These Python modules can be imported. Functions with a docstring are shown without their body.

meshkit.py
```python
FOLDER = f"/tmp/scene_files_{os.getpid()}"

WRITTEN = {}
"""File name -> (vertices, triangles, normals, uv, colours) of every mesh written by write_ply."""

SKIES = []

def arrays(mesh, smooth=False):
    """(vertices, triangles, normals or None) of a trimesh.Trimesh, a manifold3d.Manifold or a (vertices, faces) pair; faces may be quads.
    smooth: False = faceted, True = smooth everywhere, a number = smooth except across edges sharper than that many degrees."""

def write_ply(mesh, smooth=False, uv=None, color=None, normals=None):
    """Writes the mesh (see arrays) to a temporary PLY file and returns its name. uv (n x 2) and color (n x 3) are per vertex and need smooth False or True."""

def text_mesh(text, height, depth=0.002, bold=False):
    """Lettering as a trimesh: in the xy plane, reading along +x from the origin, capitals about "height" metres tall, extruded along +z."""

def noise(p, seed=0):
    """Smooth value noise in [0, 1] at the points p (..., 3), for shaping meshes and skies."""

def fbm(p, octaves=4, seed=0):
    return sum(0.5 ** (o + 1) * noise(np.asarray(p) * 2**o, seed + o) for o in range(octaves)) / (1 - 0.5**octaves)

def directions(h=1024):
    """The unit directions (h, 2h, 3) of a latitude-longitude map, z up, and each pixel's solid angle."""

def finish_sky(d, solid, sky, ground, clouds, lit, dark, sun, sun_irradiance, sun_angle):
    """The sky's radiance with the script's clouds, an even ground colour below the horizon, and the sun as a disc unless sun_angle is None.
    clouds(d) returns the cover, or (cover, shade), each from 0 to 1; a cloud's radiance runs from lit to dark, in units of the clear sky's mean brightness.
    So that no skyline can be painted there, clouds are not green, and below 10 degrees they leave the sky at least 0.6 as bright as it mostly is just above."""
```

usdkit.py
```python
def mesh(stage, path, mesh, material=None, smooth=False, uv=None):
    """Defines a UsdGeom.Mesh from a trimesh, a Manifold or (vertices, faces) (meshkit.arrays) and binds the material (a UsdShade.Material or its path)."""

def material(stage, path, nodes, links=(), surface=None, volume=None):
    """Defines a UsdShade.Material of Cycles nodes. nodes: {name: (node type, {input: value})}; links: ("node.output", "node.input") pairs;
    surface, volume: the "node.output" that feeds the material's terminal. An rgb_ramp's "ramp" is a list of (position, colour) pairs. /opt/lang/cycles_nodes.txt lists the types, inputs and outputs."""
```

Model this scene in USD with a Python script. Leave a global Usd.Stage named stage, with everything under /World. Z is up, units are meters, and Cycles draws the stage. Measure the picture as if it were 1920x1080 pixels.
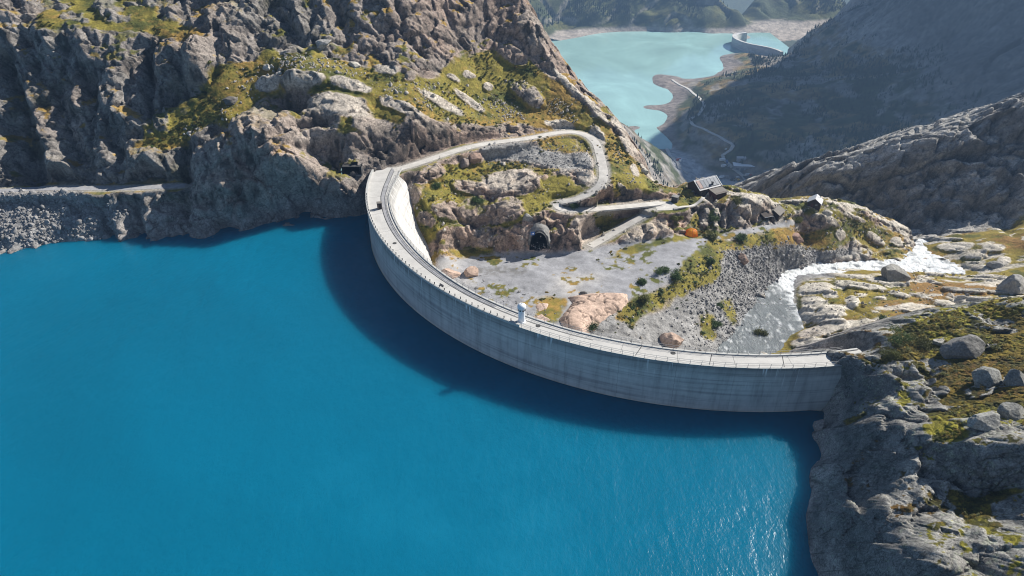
import math
import numpy as np
import trimesh
import shapely
from shapely.geometry import Polygon
from scipy.interpolate import RBFInterpolator, RectBivariateSpline
from scipy.ndimage import gaussian_filter
from scipy.spatial import cKDTree
import meshkit
import usdkit
from pxr import Gf, Sdf, Usd, UsdGeom, UsdLux, UsdShade, Vt

stage = Usd.Stage.CreateInMemory()
UsdGeom.SetStageUpAxis(stage, 'Z')
UsdGeom.Xform.Define(stage, '/World')
TK = Sdf.ValueTypeNames

# ------------------------------------------------------------------ camera, sky, sun, exposure
CAM_H, PITCH, FPX = 116.0, math.radians(32.194), 1350.0      # metres above the lake, downward tilt, focal length in pixels of a 1920 picture
camera = UsdGeom.Camera.Define(stage, '/World/camera')
camera.AddTranslateOp().Set((0, 0, CAM_H))
camera.AddRotateXOp().Set(90 - math.degrees(PITCH))
camera.CreateHorizontalApertureAttr(36.0)
camera.CreateFocalLengthAttr(36.0 * FPX / 1920)
camera.CreateFStopAttr(0.0)
camera.CreateClippingRangeAttr((1.0, 60000.0))
camera.CreateExposureAttr(0.85)

SUN_EL, SUN_AZ = math.radians(38.0), math.atan2(0.85, 0.53)   # azimuth from +y towards +x
SUN = np.array([math.cos(SUN_EL) * math.sin(SUN_AZ), math.cos(SUN_EL) * math.cos(SUN_AZ), math.sin(SUN_EL)])
sun = UsdLux.DistantLight.Define(stage, '/World/sun')
sun.CreateIntensityAttr(1.25)
sun.CreateAngleAttr(0.5)
sun.CreateColorAttr((1.0, 0.95, 0.87))
sun.GetPrim().CreateAttribute('inputs:normalize', TK.Bool).Set(True)
q = Gf.Rotation(Gf.Vec3d(0, 0, 1), Gf.Vec3d(*SUN))
sun.AddTransformOp().Set(Gf.Matrix4d().SetRotate(q))
dome = UsdLux.DomeLight.Define(stage, '/World/sky')
usdkit.material(stage, '/World/Looks/sky_look', {
    's': ('sky_texture', {'sky_type': 'single_scattering', 'sun_disc': False, 'sun_elevation': SUN_EL, 'sun_rotation': SUN_AZ, 'altitude': 2200.0,
                          'air_density': 1.0, 'aerosol_density': 1.3}),
    'b': ('background_shader', {'strength': 0.05})}, [('s.color', 'b.color')], surface='b.background')
UsdShade.MaterialBindingAPI.Apply(dome.GetPrim()).Bind(UsdShade.Material.Get(stage, '/World/Looks/sky_look'))
dome.GetPrim().SetCustomDataByKey('kind', 'structure')
dome.GetPrim().SetCustomDataByKey('label', 'pale hazy blue sky over the mountains')

HAZE = 0.00012                                        # scattering per metre of the valley air

# ------------------------------------------------------------------ helpers: survey of the photograph's view, names, meshes
def ray(u, v):
    X = (np.asarray(u, float) - 960) / FPX
    Y = (540 - np.asarray(v, float)) / FPX
    return np.stack(np.broadcast_arrays(X, math.cos(PITCH) + Y * math.sin(PITCH), -math.sin(PITCH) + Y * math.cos(PITCH)), -1)

def at_z(u, v, z):
    d = ray(u, v); t = (np.asarray(z, float) - CAM_H) / d[..., 2]
    return d * np.asarray(t)[..., None] + [0, 0, CAM_H]

def at_y(u, v, y):
    d = ray(u, v); t = np.asarray(y, float) / d[..., 1]
    return d * np.asarray(t)[..., None] + [0, 0, CAM_H]

def proj(p):
    p = np.asarray(p, float) - [0, 0, CAM_H]
    zc = p[..., 1] * math.cos(PITCH) - p[..., 2] * math.sin(PITCH)
    yc = p[..., 1] * math.sin(PITCH) + p[..., 2] * math.cos(PITCH)
    return np.stack([960 + FPX * p[..., 0] / zc, 540 - FPX * yc / zc], -1), zc

_used = set()
def numbered(parent, name):
    k, p = 0, f'{parent}/{name}'
    while p in _used:
        k += 1; p = f'{parent}/{name}_{k:03d}'
    _used.add(p)
    return p

def tag(prim, label=None, cat=None, group=None, kind=None):
    prim = prim.GetPrim()
    for k, val in (('label', label), ('category', cat), ('group', group), ('kind', kind)):
        if val: prim.SetCustomDataByKey(k, val)
    return prim

def thing(name, label, cat, loc=(0, 0, 0), rz=0.0, group=None):
    x = UsdGeom.Xform.Define(stage, numbered('/World', name))
    x.AddTranslateOp().Set(tuple(float(c) for c in loc)); x.AddRotateZOp().Set(float(rz))
    return tag(x, label, cat, group)

def look(name): return UsdShade.Material.Get(stage, '/World/Looks/' + name)

def put(name, mesh, mat, parent=None, smooth=False):
    """One Mesh prim under parent (a prim) or under /World."""
    path = numbered(str(parent.GetPath()) if parent else '/World', name)
    return usdkit.mesh(stage, path, mesh, look(mat), smooth=smooth).GetPrim()

def big_mesh(path, v, f, n, mat, **prim_vars):
    m = UsdGeom.Mesh.Define(stage, path)
    m.CreatePointsAttr(Vt.Vec3fArray.FromNumpy(np.ascontiguousarray(v, np.float32)))
    m.CreateFaceVertexCountsAttr(Vt.IntArray.FromNumpy(np.full(len(f), f.shape[1], np.int32)))
    m.CreateFaceVertexIndicesAttr(Vt.IntArray.FromNumpy(np.ascontiguousarray(f, np.int32).ravel()))
    m.CreateSubdivisionSchemeAttr('none')
    if n is not None:
        m.CreateNormalsAttr(Vt.Vec3fArray.FromNumpy(np.ascontiguousarray(n, np.float32)))
        m.SetNormalsInterpolation('vertex')
    for k, val in prim_vars.items():
        UsdGeom.PrimvarsAPI(m).CreatePrimvar(k, TK.Color3fArray, 'vertex').Set(Vt.Vec3fArray.FromNumpy(np.ascontiguousarray(val, np.float32)))
    UsdShade.MaterialBindingAPI.Apply(m.GetPrim()).Bind(look(mat))
    return m.GetPrim()

def box(sx, sy, sz, loc=(0, 0, 0), rz=0.0, rx=0.0):
    m = trimesh.creation.box((sx, sy, sz))
    if rx: m.apply_transform(trimesh.transformations.rotation_matrix(rx, [1, 0, 0]))
    if rz: m.apply_transform(trimesh.transformations.rotation_matrix(rz, [0, 0, 1]))
    m.apply_translation(loc)
    return m

def bar(p, q, w, h=None):
    """A box-section bar from p to q."""
    p, q = np.asarray(p, float), np.asarray(q, float)
    L = np.linalg.norm(q - p); t = (q - p) / L
    s = np.cross(t, [0, 0, 1.0]); s = np.array([1.0, 0, 0]) if np.linalg.norm(s) < 1e-6 else s / np.linalg.norm(s)
    m = trimesh.creation.box((L, w, h or w)); M = np.eye(4)
    M[:3, 0], M[:3, 1], M[:3, 2], M[:3, 3] = t, s, np.cross(t, s), (p + q) / 2
    m.apply_transform(M)
    return m

def rod(r, h, loc=(0, 0, 0), n=12):
    m = trimesh.creation.cylinder(r, h, sections=n); m.apply_translation((loc[0], loc[1], loc[2] + h / 2)); return m

cat_mesh = trimesh.util.concatenate
def sstep(x, a, b):
    t = np.clip((np.asarray(x, float) - a) / (b - a), 0, 1); return t * t * (3 - 2 * t)
def fbm(p, o=4, seed=0): return meshkit.fbm(p, o, seed)
def mixc(a, b, w): return a + (np.asarray(b, float) - a) * np.asarray(w)[..., None]

# ------------------------------------------------------------------ materials
def ground_look(name, fine=1.2, bump=0.5, bdist=0.35, contrast=0.45, rough=0.92, spec=0.2, crack=0.0):
    nodes = {
        'a': ('attribute', {'attribute': 'col'}), 'g': ('geometry', {}),
        'n1': ('noise_texture', {'scale': fine, 'detail': 6.0, 'roughness': 0.7}),
        'n2': ('noise_texture', {'scale': fine * 0.17, 'detail': 3.0, 'roughness': 0.6}),
        'm1': ('map_range', {'from_min': 0.3, 'from_max': 0.7, 'to_min': 1 - contrast, 'to_max': 1 + contrast}),
        'm2': ('map_range', {'from_min': 0.3, 'from_max': 0.7, 'to_min': 0.8, 'to_max': 1.2}),
        'mu': ('math', {'math_type': 'multiply'}), 'cc': ('combine_color', {'color_type': 'rgb'}),
        'mx': ('mix_color', {'blend_type': 'multiply', 'fac': 1.0, 'use_clamp': False}),
        'b': ('bump', {'strength': bump, 'distance': bdist}),
        'p': ('principled_bsdf', {'roughness': rough, 'specular_ior_level': spec})}
    links = [('g.position', 'n1.vector'), ('g.position', 'n2.vector'), ('n1.fac', 'm1.value'), ('n2.fac', 'm2.value'), ('m1.result', 'mu.value1'), ('m2.result', 'mu.value2'),
             ('a.color', 'mx.a'), ('cc.color', 'mx.b'), ('mx.result', 'p.base_color'), ('b.normal', 'p.normal')]
    tone, height = 'mu.value', 'n1.fac'
    if crack:                                                       # joints in bare rock: where the mesh attribute rk says it is bare
        nodes |= {'rk': ('attribute', {'attribute': 'rk'}), 'wn': ('noise_texture', {'scale': crack * 0.8, 'detail': 3.0}), 'wv': ('vector_math', {'math_type': 'multiply_add', 'vector2': (3.2 / crack, 3.2 / crack, 3.2 / crack)}),
                  'mp': ('mapping', {'rotation': (0.35, 0.25, 0.6), 'scale': (1.0, 0.6, 1.7)}),
                  'v1': ('voronoi_texture', {'feature': 'distance_to_edge', 'scale': crack}), 'v2': ('voronoi_texture', {'feature': 'distance_to_edge', 'scale': crack * 3.3}),
                  'k1': ('map_range', {'from_min': 0.0, 'from_max': 0.045, 'to_min': 0.50, 'to_max': 1.0, 'clamp': True}), 'k2': ('map_range', {'from_min': 0.0, 'from_max': 0.06, 'to_min': 0.80, 'to_max': 1.0, 'clamp': True}),
                  'kk': ('math', {'math_type': 'multiply'}), 'one': ('mix_float', {'a': 1.0}), 'mt': ('math', {'math_type': 'multiply'}), 'hh': ('math', {'math_type': 'multiply_add', 'value2': 0.7})}
        links += [('g.position', 'wn.vector'), ('wn.color', 'wv.vector1'), ('g.position', 'wv.vector3'), ('wv.vector', 'mp.vector'), ('mp.vector', 'v1.vector'), ('mp.vector', 'v2.vector'),
                  ('v1.distance', 'k1.value'), ('v2.distance', 'k2.value'), ('k1.result', 'kk.value1'), ('k2.result', 'kk.value2'), ('rk.fac', 'one.fac'), ('kk.value', 'one.b'),
                  ('mu.value', 'mt.value1'), ('one.result', 'mt.value2'), ('one.result', 'hh.value1'), ('n1.fac', 'hh.value3')]
        tone, height = 'mt.value', 'hh.value'
    links += [(tone, 'cc.r'), (tone, 'cc.g'), (tone, 'cc.b'), (height, 'b.height')]
    usdkit.material(stage, '/World/Looks/' + name, nodes, links, surface='p.BSDF')

ground_look('terrain_look', fine=1.3, bump=0.8, bdist=0.5, crack=0.22)
ground_look('near_terrain_look', fine=3.2, bump=0.75, bdist=0.22, contrast=0.6, crack=0.30)
ground_look('far_terrain_look', fine=0.09, bump=0.6, bdist=4.0, contrast=0.5)
ground_look('gravel_look', fine=2.2, bump=0.35, bdist=0.12, contrast=0.2)
ground_look('stone_look', fine=1.4, bump=0.5, bdist=0.25, contrast=0.35)

def plain(name, color, rough=0.7, vary=0.25, scale=3.0, bump=0.0, metallic=0.0, spec=0.4, random=0.0, trans=0.0):
    c = np.asarray(color, float)
    nodes = {'g': ('geometry', {}), 'n': ('noise_texture', {'scale': scale, 'detail': 4.0, 'roughness': 0.6}),
             'r': ('rgb_ramp', {'ramp': [(0.25, tuple(c * (1 - vary))), (0.75, tuple(c * (1 + vary)))]}),
             'p': ('principled_bsdf', {'roughness': rough, 'metallic': metallic, 'specular_ior_level': spec})}
    links = [('g.position', 'n.vector'), ('n.fac', 'r.fac')]
    src = 'r.color'
    if random:
        nodes |= {'o': ('object_info', {}), 'mr': ('map_range', {'to_min': 1 - random, 'to_max': 1 + random}), 'cc': ('combine_color', {'color_type': 'rgb'}),
                  'mx': ('mix_color', {'blend_type': 'multiply', 'fac': 1.0, 'use_clamp': False})}
        links += [('o.random', 'mr.value'), ('mr.result', 'cc.r'), ('mr.result', 'cc.g'), ('mr.result', 'cc.b'), ('r.color', 'mx.a'), ('cc.color', 'mx.b')]
        src = 'mx.result'
    links.append((src, 'p.base_color'))
    if bump:
        nodes['b'] = ('bump', {'strength': bump, 'distance': 0.1}); links += [('n.fac', 'b.height'), ('b.normal', 'p.normal')]
    out = 'p.BSDF'
    if trans:
        nodes |= {'t': ('translucent_bsdf', {}), 'mc': ('mix_closure', {'fac': trans})}
        links += [(src, 't.color'), ('p.BSDF', 'mc.closure1'), ('t.BSDF', 'mc.closure2')]; out = 'mc.closure'
    usdkit.material(stage, '/World/Looks/' + name, nodes, links, surface=out)

plain('road_look', (0.46, 0.44, 0.41), 0.9, 0.2, 0.35, bump=0.3)
plain('path_look', (0.27, 0.27, 0.28), 0.95, 0.25, 0.6, bump=0.4)
plain('deck_look', (0.44, 0.43, 0.41), 0.85, 0.14, 0.3)
plain('parapet_look', (0.40, 0.40, 0.385), 0.85, 0.15, 0.5)
plain('joint_look', (0.05, 0.05, 0.05), 0.9, 0.2, 2)
plain('dark_metal_look', (0.05, 0.05, 0.055), 0.5, 0.2, 2, metallic=0.3)
plain('rail_look', (0.30, 0.30, 0.30), 0.5, 0.15, 2, metallic=0.4)
plain('white_paint_look', (0.74, 0.77, 0.80), 0.5, 0.08, 1.5)
plain('grey_roof_look', (0.26, 0.265, 0.28), 0.5, 0.15, 0.8)
plain('pale_roof_look', (0.42, 0.43, 0.45), 0.45, 0.1, 0.8)
plain('solar_look', (0.13, 0.15, 0.18), 0.2, 0.2, 0.5)
plain('rust_roof_look', (0.24, 0.15, 0.13), 0.6, 0.3, 1.0)
plain('dark_timber_look', (0.030, 0.020, 0.017), 0.8, 0.4, 3)
plain('red_timber_look', (0.06, 0.022, 0.018), 0.8, 0.35, 3)
plain('grey_timber_look', (0.16, 0.145, 0.13), 0.85, 0.3, 3)
plain('brown_panel_look', (0.16, 0.12, 0.10), 0.7, 0.25, 4)
plain('glass_dark_look', (0.012, 0.014, 0.018), 0.08, 0.1, 1, spec=0.6)
plain('orange_fabric_look', (0.85, 0.30, 0.012), 0.6, 0.08, 2, trans=0.55)
plain('yellow_fabric_look', (0.85, 0.45, 0.03), 0.6, 0.08, 2, trans=0.55)
plain('blue_sign_look', (0.02, 0.10, 0.33), 0.5, 0.05, 2)
plain('shotcrete_look', (0.20, 0.195, 0.185), 0.9, 0.45, 0.8, bump=0.5)
plain('tunnel_rock_look', (0.05, 0.05, 0.05), 0.95, 0.4, 1.0, bump=0.5)
plain('leaf_look', (0.055, 0.095, 0.022), 0.6, 0.4, 1.5, random=0.25, trans=0.2)
plain('olive_leaf_look', (0.11, 0.115, 0.022), 0.6, 0.4, 1.5, random=0.25, trans=0.2)
plain('needle_look', (0.018, 0.034, 0.014), 0.7, 0.4, 0.5, random=0.4)
plain('bark_look', (0.07, 0.05, 0.035), 0.9, 0.3, 4)
plain('scree_stone_look', (0.215, 0.21, 0.208), 0.9, 0.3, 1.5, bump=0.4, random=0.28)
plain('pale_stone_look', (0.36, 0.33, 0.29), 0.9, 0.3, 1.5, bump=0.4, random=0.35)
plain('car_white_look', (0.7, 0.7, 0.7), 0.35, 0.05, 1)
plain('car_red_look', (0.35, 0.05, 0.03), 0.35, 0.05, 1)
plain('car_yellow_look', (0.55, 0.33, 0.05), 0.4, 0.05, 1)
plain('car_blue_look', (0.05, 0.1, 0.22), 0.35, 0.05, 1)
plain('rubber_look', (0.02, 0.02, 0.02), 0.8, 0.1, 1)
plain('clothes_look', (0.06, 0.035, 0.03), 0.9, 0.2, 2)
plain('skin_look', (0.45, 0.28, 0.2), 0.6, 0.1, 2)

# dam concrete: uvw carries (arc length, height, 0) in metres
def concrete(name, base, streak):
    b = np.asarray(base, float)
    usdkit.material(stage, '/World/Looks/' + name, {
        'a': ('attribute', {'attribute': 'uvw'}), 'g': ('geometry', {}),
        'mp': ('mapping', {'scale': (0.55, 0.06, 1.0)}), 'ns': ('noise_texture', {'scale': 1.0, 'detail': 4.0, 'roughness': 0.7}),
        'mh': ('mapping', {'scale': (0.02, 1.1, 1.0)}), 'nh': ('noise_texture', {'scale': 1.0, 'detail': 4.0, 'roughness': 0.65}),
        'nb': ('noise_texture', {'scale': 0.25, 'detail': 6.0, 'roughness': 0.65}),
        'mw': ('mapping', {'scale': (1.6, 0.10, 1.0), 'location': (37.0, 0.0, 0.0)}), 'nw': ('noise_texture', {'scale': 1.0, 'detail': 2.0, 'roughness': 0.5}),
        'rs': ('rgb_ramp', {'ramp': [(0.3, tuple(b * 0.72)), (0.5, tuple(b)), (0.72, tuple(b * 1.10))]}),
        'rh': ('rgb_ramp', {'ramp': [(0.38, (0.72, 0.72, 0.73)), (0.5, (1.0, 1.0, 1.0)), (0.7, (1.08, 1.08, 1.06))]}),
        'rb': ('rgb_ramp', {'ramp': [(0.3, (0.85, 0.85, 0.86)), (0.7, (1.1, 1.1, 1.09))]}),
        'm1': ('mix_color', {'blend_type': 'multiply', 'fac': 1.0, 'use_clamp': False}), 'm2': ('mix_color', {'blend_type': 'multiply', 'fac': 1.0, 'use_clamp': False}),
        # white lime runs below the crest, in clusters
        'rw': ('map_range', {'from_min': 0.58, 'from_max': 0.68, 'to_min': 0.0, 'to_max': 1.0, 'clamp': True}),
        'sx': ('separate_xyz', {}), 'top': ('map_range', {'from_min': 6.0, 'from_max': 12.0, 'to_min': 0.0, 'to_max': 1.0, 'clamp': True}),
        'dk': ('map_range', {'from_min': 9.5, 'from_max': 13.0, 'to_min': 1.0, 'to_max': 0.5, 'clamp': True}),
        'cl': ('noise_texture', {'scale': 0.07, 'detail': 1.0}), 'rc': ('map_range', {'from_min': 0.45, 'from_max': 0.55, 'to_min': 0.0, 'to_max': streak, 'clamp': True}),
        'f1': ('math', {'math_type': 'multiply'}), 'f2': ('math', {'math_type': 'multiply'}),
        'cd': ('combine_color', {'color_type': 'rgb'}), 'm3': ('mix_color', {'blend_type': 'multiply', 'fac': 1.0, 'use_clamp': False}),
        'm4': ('mix_color', {'blend_type': 'mix', 'b': (0.85, 0.85, 0.83), 'use_clamp': False}),
        'bp': ('bump', {'strength': 0.3, 'distance': 0.06}),
        'p': ('principled_bsdf', {'roughness': 0.85, 'specular_ior_level': 0.25})},
        [('a.vector', 'mp.vector'), ('mp.vector', 'ns.vector'), ('a.vector', 'mh.vector'), ('mh.vector', 'nh.vector'), ('g.position', 'nb.vector'), ('a.vector', 'mw.vector'), ('mw.vector', 'nw.vector'),
         ('ns.fac', 'rs.fac'), ('nh.fac', 'rh.fac'), ('nb.fac', 'rb.fac'), ('rs.color', 'm1.a'), ('rh.color', 'm1.b'), ('m1.result', 'm2.a'), ('rb.color', 'm2.b'),
         ('a.vector', 'sx.vector'), ('sx.y', 'top.value'), ('sx.y', 'dk.value'), ('nw.fac', 'rw.value'), ('a.vector', 'cl.vector'), ('cl.fac', 'rc.value'),
         ('rw.result', 'f1.value1'), ('top.result', 'f1.value2'), ('f1.value', 'f2.value1'), ('rc.result', 'f2.value2'),
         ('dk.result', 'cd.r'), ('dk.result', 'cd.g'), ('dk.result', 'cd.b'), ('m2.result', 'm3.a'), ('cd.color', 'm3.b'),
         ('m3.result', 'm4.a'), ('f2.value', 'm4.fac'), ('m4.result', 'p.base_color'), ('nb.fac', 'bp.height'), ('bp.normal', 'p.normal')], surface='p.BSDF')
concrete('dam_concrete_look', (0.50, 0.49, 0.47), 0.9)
concrete('far_concrete_look', (0.5, 0.49, 0.47), 0.0)

# glacial water: cloudy turquoise body under a rippled surface
def water(name, color, scale, wave, rough, sss, calm=True, foam=False, radius=(0.6, 1.0, 1.0)):
    nodes = {'g': ('geometry', {}), 'mp': ('mapping', {'rotation': (0.0, 0.0, 0.6), 'scale': (1.0, 0.55, 1.0)}),
             'w1': ('noise_texture', {'scale': scale, 'detail': 3.0, 'roughness': 0.55, 'distortion': 0.3}),
             'w2': ('noise_texture', {'scale': scale * 3.1, 'detail': 2.0, 'roughness': 0.6}),
             'add': ('math', {'math_type': 'multiply_add', 'value2': 0.5}),
             'pn': ('noise_texture', {'scale': 0.012, 'detail': 3.0}), 'pm': ('map_range', {'from_min': 0.38, 'from_max': 0.6, 'to_min': 0.35 * wave if calm else wave, 'to_max': wave, 'clamp': True}),
             'w0': ('noise_texture', {'scale': scale * 0.22, 'detail': 2.0, 'roughness': 0.5, 'distortion': 0.6}), 'ad0': ('math', {'math_type': 'multiply_add', 'value2': 2.2}),
             'b': ('bump', {'distance': 0.45}),
             'p': ('principled_bsdf', {'base_color': color, 'roughness': rough, 'ior': 1.33, 'specular_ior_level': 0.35,
                                       'subsurface_weight': 1.0 if sss else 0.0, 'subsurface_scale': sss or 0.01, 'subsurface_radius': radius, 'subsurface_method': 'burley'})}
    links = [('g.position', 'mp.vector'), ('mp.vector', 'w1.vector'), ('mp.vector', 'w2.vector'), ('w2.fac', 'add.value1'), ('w1.fac', 'add.value3'), ('g.position', 'pn.vector'), ('pn.fac', 'pm.value'),
             ('pm.result', 'b.strength'), ('mp.vector', 'w0.vector'), ('w0.fac', 'ad0.value1'), ('add.value', 'ad0.value3'), ('ad0.value', 'b.height'), ('b.normal', 'p.normal')]
    if not foam:
        c = np.asarray(color, float)
        nodes |= {'tn': ('noise_texture', {'scale': 0.006, 'detail': 4.0, 'roughness': 0.6, 'distortion': 1.0}), 'tr': ('rgb_ramp', {'ramp': [(0.32, tuple(c * 0.84)), (0.52, tuple(c)), (0.70, tuple(c * 1.22 + [0.004, 0.012, 0.012]))]})}
        links += [('g.position', 'tn.vector'), ('tn.fac', 'tr.fac'), ('tr.color', 'p.base_color')]
    if foam:
        nodes |= {'a': ('attribute', {'attribute': 'col'})}; links += [('a.color', 'p.base_color')]
    usdkit.material(stage, '/World/Looks/' + name, nodes, links, surface='p.BSDF')
water('lake_look', (0.0, 0.113, 0.200), 0.5, 0.60, 0.30, 11.0, radius=(0.3, 0.9, 1.0))
water('far_lake_look', (0.28, 0.45, 0.425), 0.05, 0.15, 0.10, 0.0)
water('stream_look', (0.2, 0.22, 0.23), 1.2, 0.9, 0.15, 0.0, calm=False, foam=True)

# ------------------------------------------------------------------ terrain: sheets over tilted base planes, bent through surveyed points
class Patch:
    def __init__(self, tilt, step, zpicks, ypicks, extra=(), a_range=None, b_range=None, smooth=0.3, seed=0, coarse=None):
        self.ct, self.st, self.step, self.seed = math.cos(tilt), math.sin(tilt), step, seed
        P = [at_z(*np.array(zpicks, float).T)] if len(zpicks) else []
        if len(ypicks): P.append(at_y(*np.array(ypicks, float).T))
        if len(extra): P.append(np.array(extra, float))
        P = np.vstack(P)
        A = self.to_ab(P)
        a0, a1 = a_range; b0, b1 = b_range
        self.na, self.nb = int((a1 - a0) / step) + 1, int((b1 - b0) / step) + 1
        self.av, self.bv = a0 + np.arange(self.na) * step, b0 + np.arange(self.nb) * step
        f = RBFInterpolator(A[:, :2], A[:, 2], kernel='thin_plate_spline', smoothing=smooth)
        cs = coarse or max(4.0, step * 6)
        ca, cb = np.linspace(a0, a1, int((a1 - a0) / cs) + 2), np.linspace(b0, b1, int((b1 - b0) / cs) + 2)
        g = np.stack(np.meshgrid(ca, cb, indexing='ij'), -1)
        self.spl = RectBivariateSpline(ca, cb, f(g.reshape(-1, 2)).reshape(len(ca), len(cb)))
        self.c = self.spl(self.av, self.bv).astype(np.float64)          # (na, nb)
        self.A, self.B = np.meshgrid(self.av, self.bv, indexing='ij')
        # lookup from the view to the sheet
        k = max(1, int(1.2 / step))
        p = self.xyz()[::k, ::k].reshape(-1, 3); ab = np.stack([self.A[::k, ::k], self.B[::k, ::k]], -1).reshape(-1, 2)
        uv, zc = proj(p); ok = (zc > 5) & (uv[:, 0] > -300) & (uv[:, 0] < 2250) & (uv[:, 1] > -300) & (uv[:, 1] < 1500)
        uv, zc, ab = uv[ok], zc[ok], ab[ok]
        cell = np.floor(uv / 6).astype(int); key = cell[:, 0] * 100003 + cell[:, 1]
        order = np.lexsort((zc, key)); key_s = key[order]
        first = np.r_[True, key_s[1:] != key_s[:-1]]; near = zc[order][first][np.cumsum(first) - 1]
        keep = order[zc[order] < near + 6 + 8 * step]
        self.look_uv, self.look_ab = uv[keep], ab[keep]
        self.tree = cKDTree(self.look_uv)

    def to_ab(self, p):
        p = np.asarray(p, float)
        return np.stack([p[..., 0], p[..., 1] * self.ct + p[..., 2] * self.st, -p[..., 1] * self.st + p[..., 2] * self.ct], -1)

    def xyz(self, c=None):
        c = self.c if c is None else c
        return np.stack([self.A, self.B * self.ct - c * self.st, self.B * self.st + c * self.ct], -1)

    def uv(self, u, v):
        """Sheet coordinates seen at the picture points."""
        d, i = self.tree.query(np.stack([np.asarray(u, float), np.asarray(v, float)], -1), k=4)
        w = 1 / (d + 0.5) ** 2
        return (self.look_ab[i] * w[..., None]).sum(-2) / w.sum(-1)[..., None]

    def height_at(self, a, b):
        i = np.clip(np.round((np.asarray(a) - self.av[0]) / self.step).astype(int), 0, self.na - 1)
        j = np.clip(np.round((np.asarray(b) - self.bv[0]) / self.step).astype(int), 0, self.nb - 1)
        return self.c[i, j]

    def point(self, u, v):
        """The finished ground seen at a picture point."""
        a, b = self.uv(u, v); c = float(self.height_at(a, b))
        return np.array([a, b * self.ct - c * self.st, b * self.st + c * self.ct])

    def ground_z(self, x, y):
        """Height of the finished ground at plan positions (by search along the sheet)."""
        if not hasattr(self, 'gt') or self.gt[2] is not self.c:
            p = self.xyz(); self.gt = (cKDTree(p[::2, ::2, :2].reshape(-1, 2)), p[::2, ::2, 2].ravel(), self.c)
        d, i = self.gt[0].query(np.stack([x, y], -1), k=3)
        return self.gt[1][i].max(-1)

    def mask(self, pix, soft=1.5, ragged=2.0, scale=0.12, seed=0):
        """Weight of the area enclosed by picture points, with a ragged soft edge."""
        ab = self.uv(*np.array(pix, float).T)
        poly = Polygon(ab).buffer(0)
        lo, hi = ab.min(0) - 4 * soft - 3, ab.max(0) + 4 * soft + 3
        i0, i1 = np.searchsorted(self.av, [lo[0], hi[0]]); j0, j1 = np.searchsorted(self.bv, [lo[1], hi[1]])
        out = np.zeros(self.c.shape, np.float32)
        if i1 <= i0 or j1 <= j0: return out
        A, B = self.A[i0:i1, j0:j1], self.B[i0:i1, j0:j1]
        if ragged:
            q = np.stack([A * scale, B * scale, np.zeros_like(A)], -1)
            A = A + (fbm(q, 3, seed + 11) - 0.5) * 2 * ragged; B = B + (fbm(q, 3, seed + 17) - 0.5) * 2 * ragged
        m = shapely.contains_xy(poly, A, B).astype(np.float32)
        out[i0:i1, j0:j1] = gaussian_filter(m, soft / self.step) if soft > 0 else m
        return out

    def line_dist(self, pix):
        """Distance in the sheet to a line through picture points, and the window it was worked out in."""
        ab = self.uv(*np.array(pix, float).T)
        ab = np.vstack([np.linspace(ab[k], ab[k + 1], max(2, int(np.linalg.norm(ab[k + 1] - ab[k]) / 0.7)), endpoint=False) for k in range(len(ab) - 1)] + [ab[-1:]])
        return ab

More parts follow.
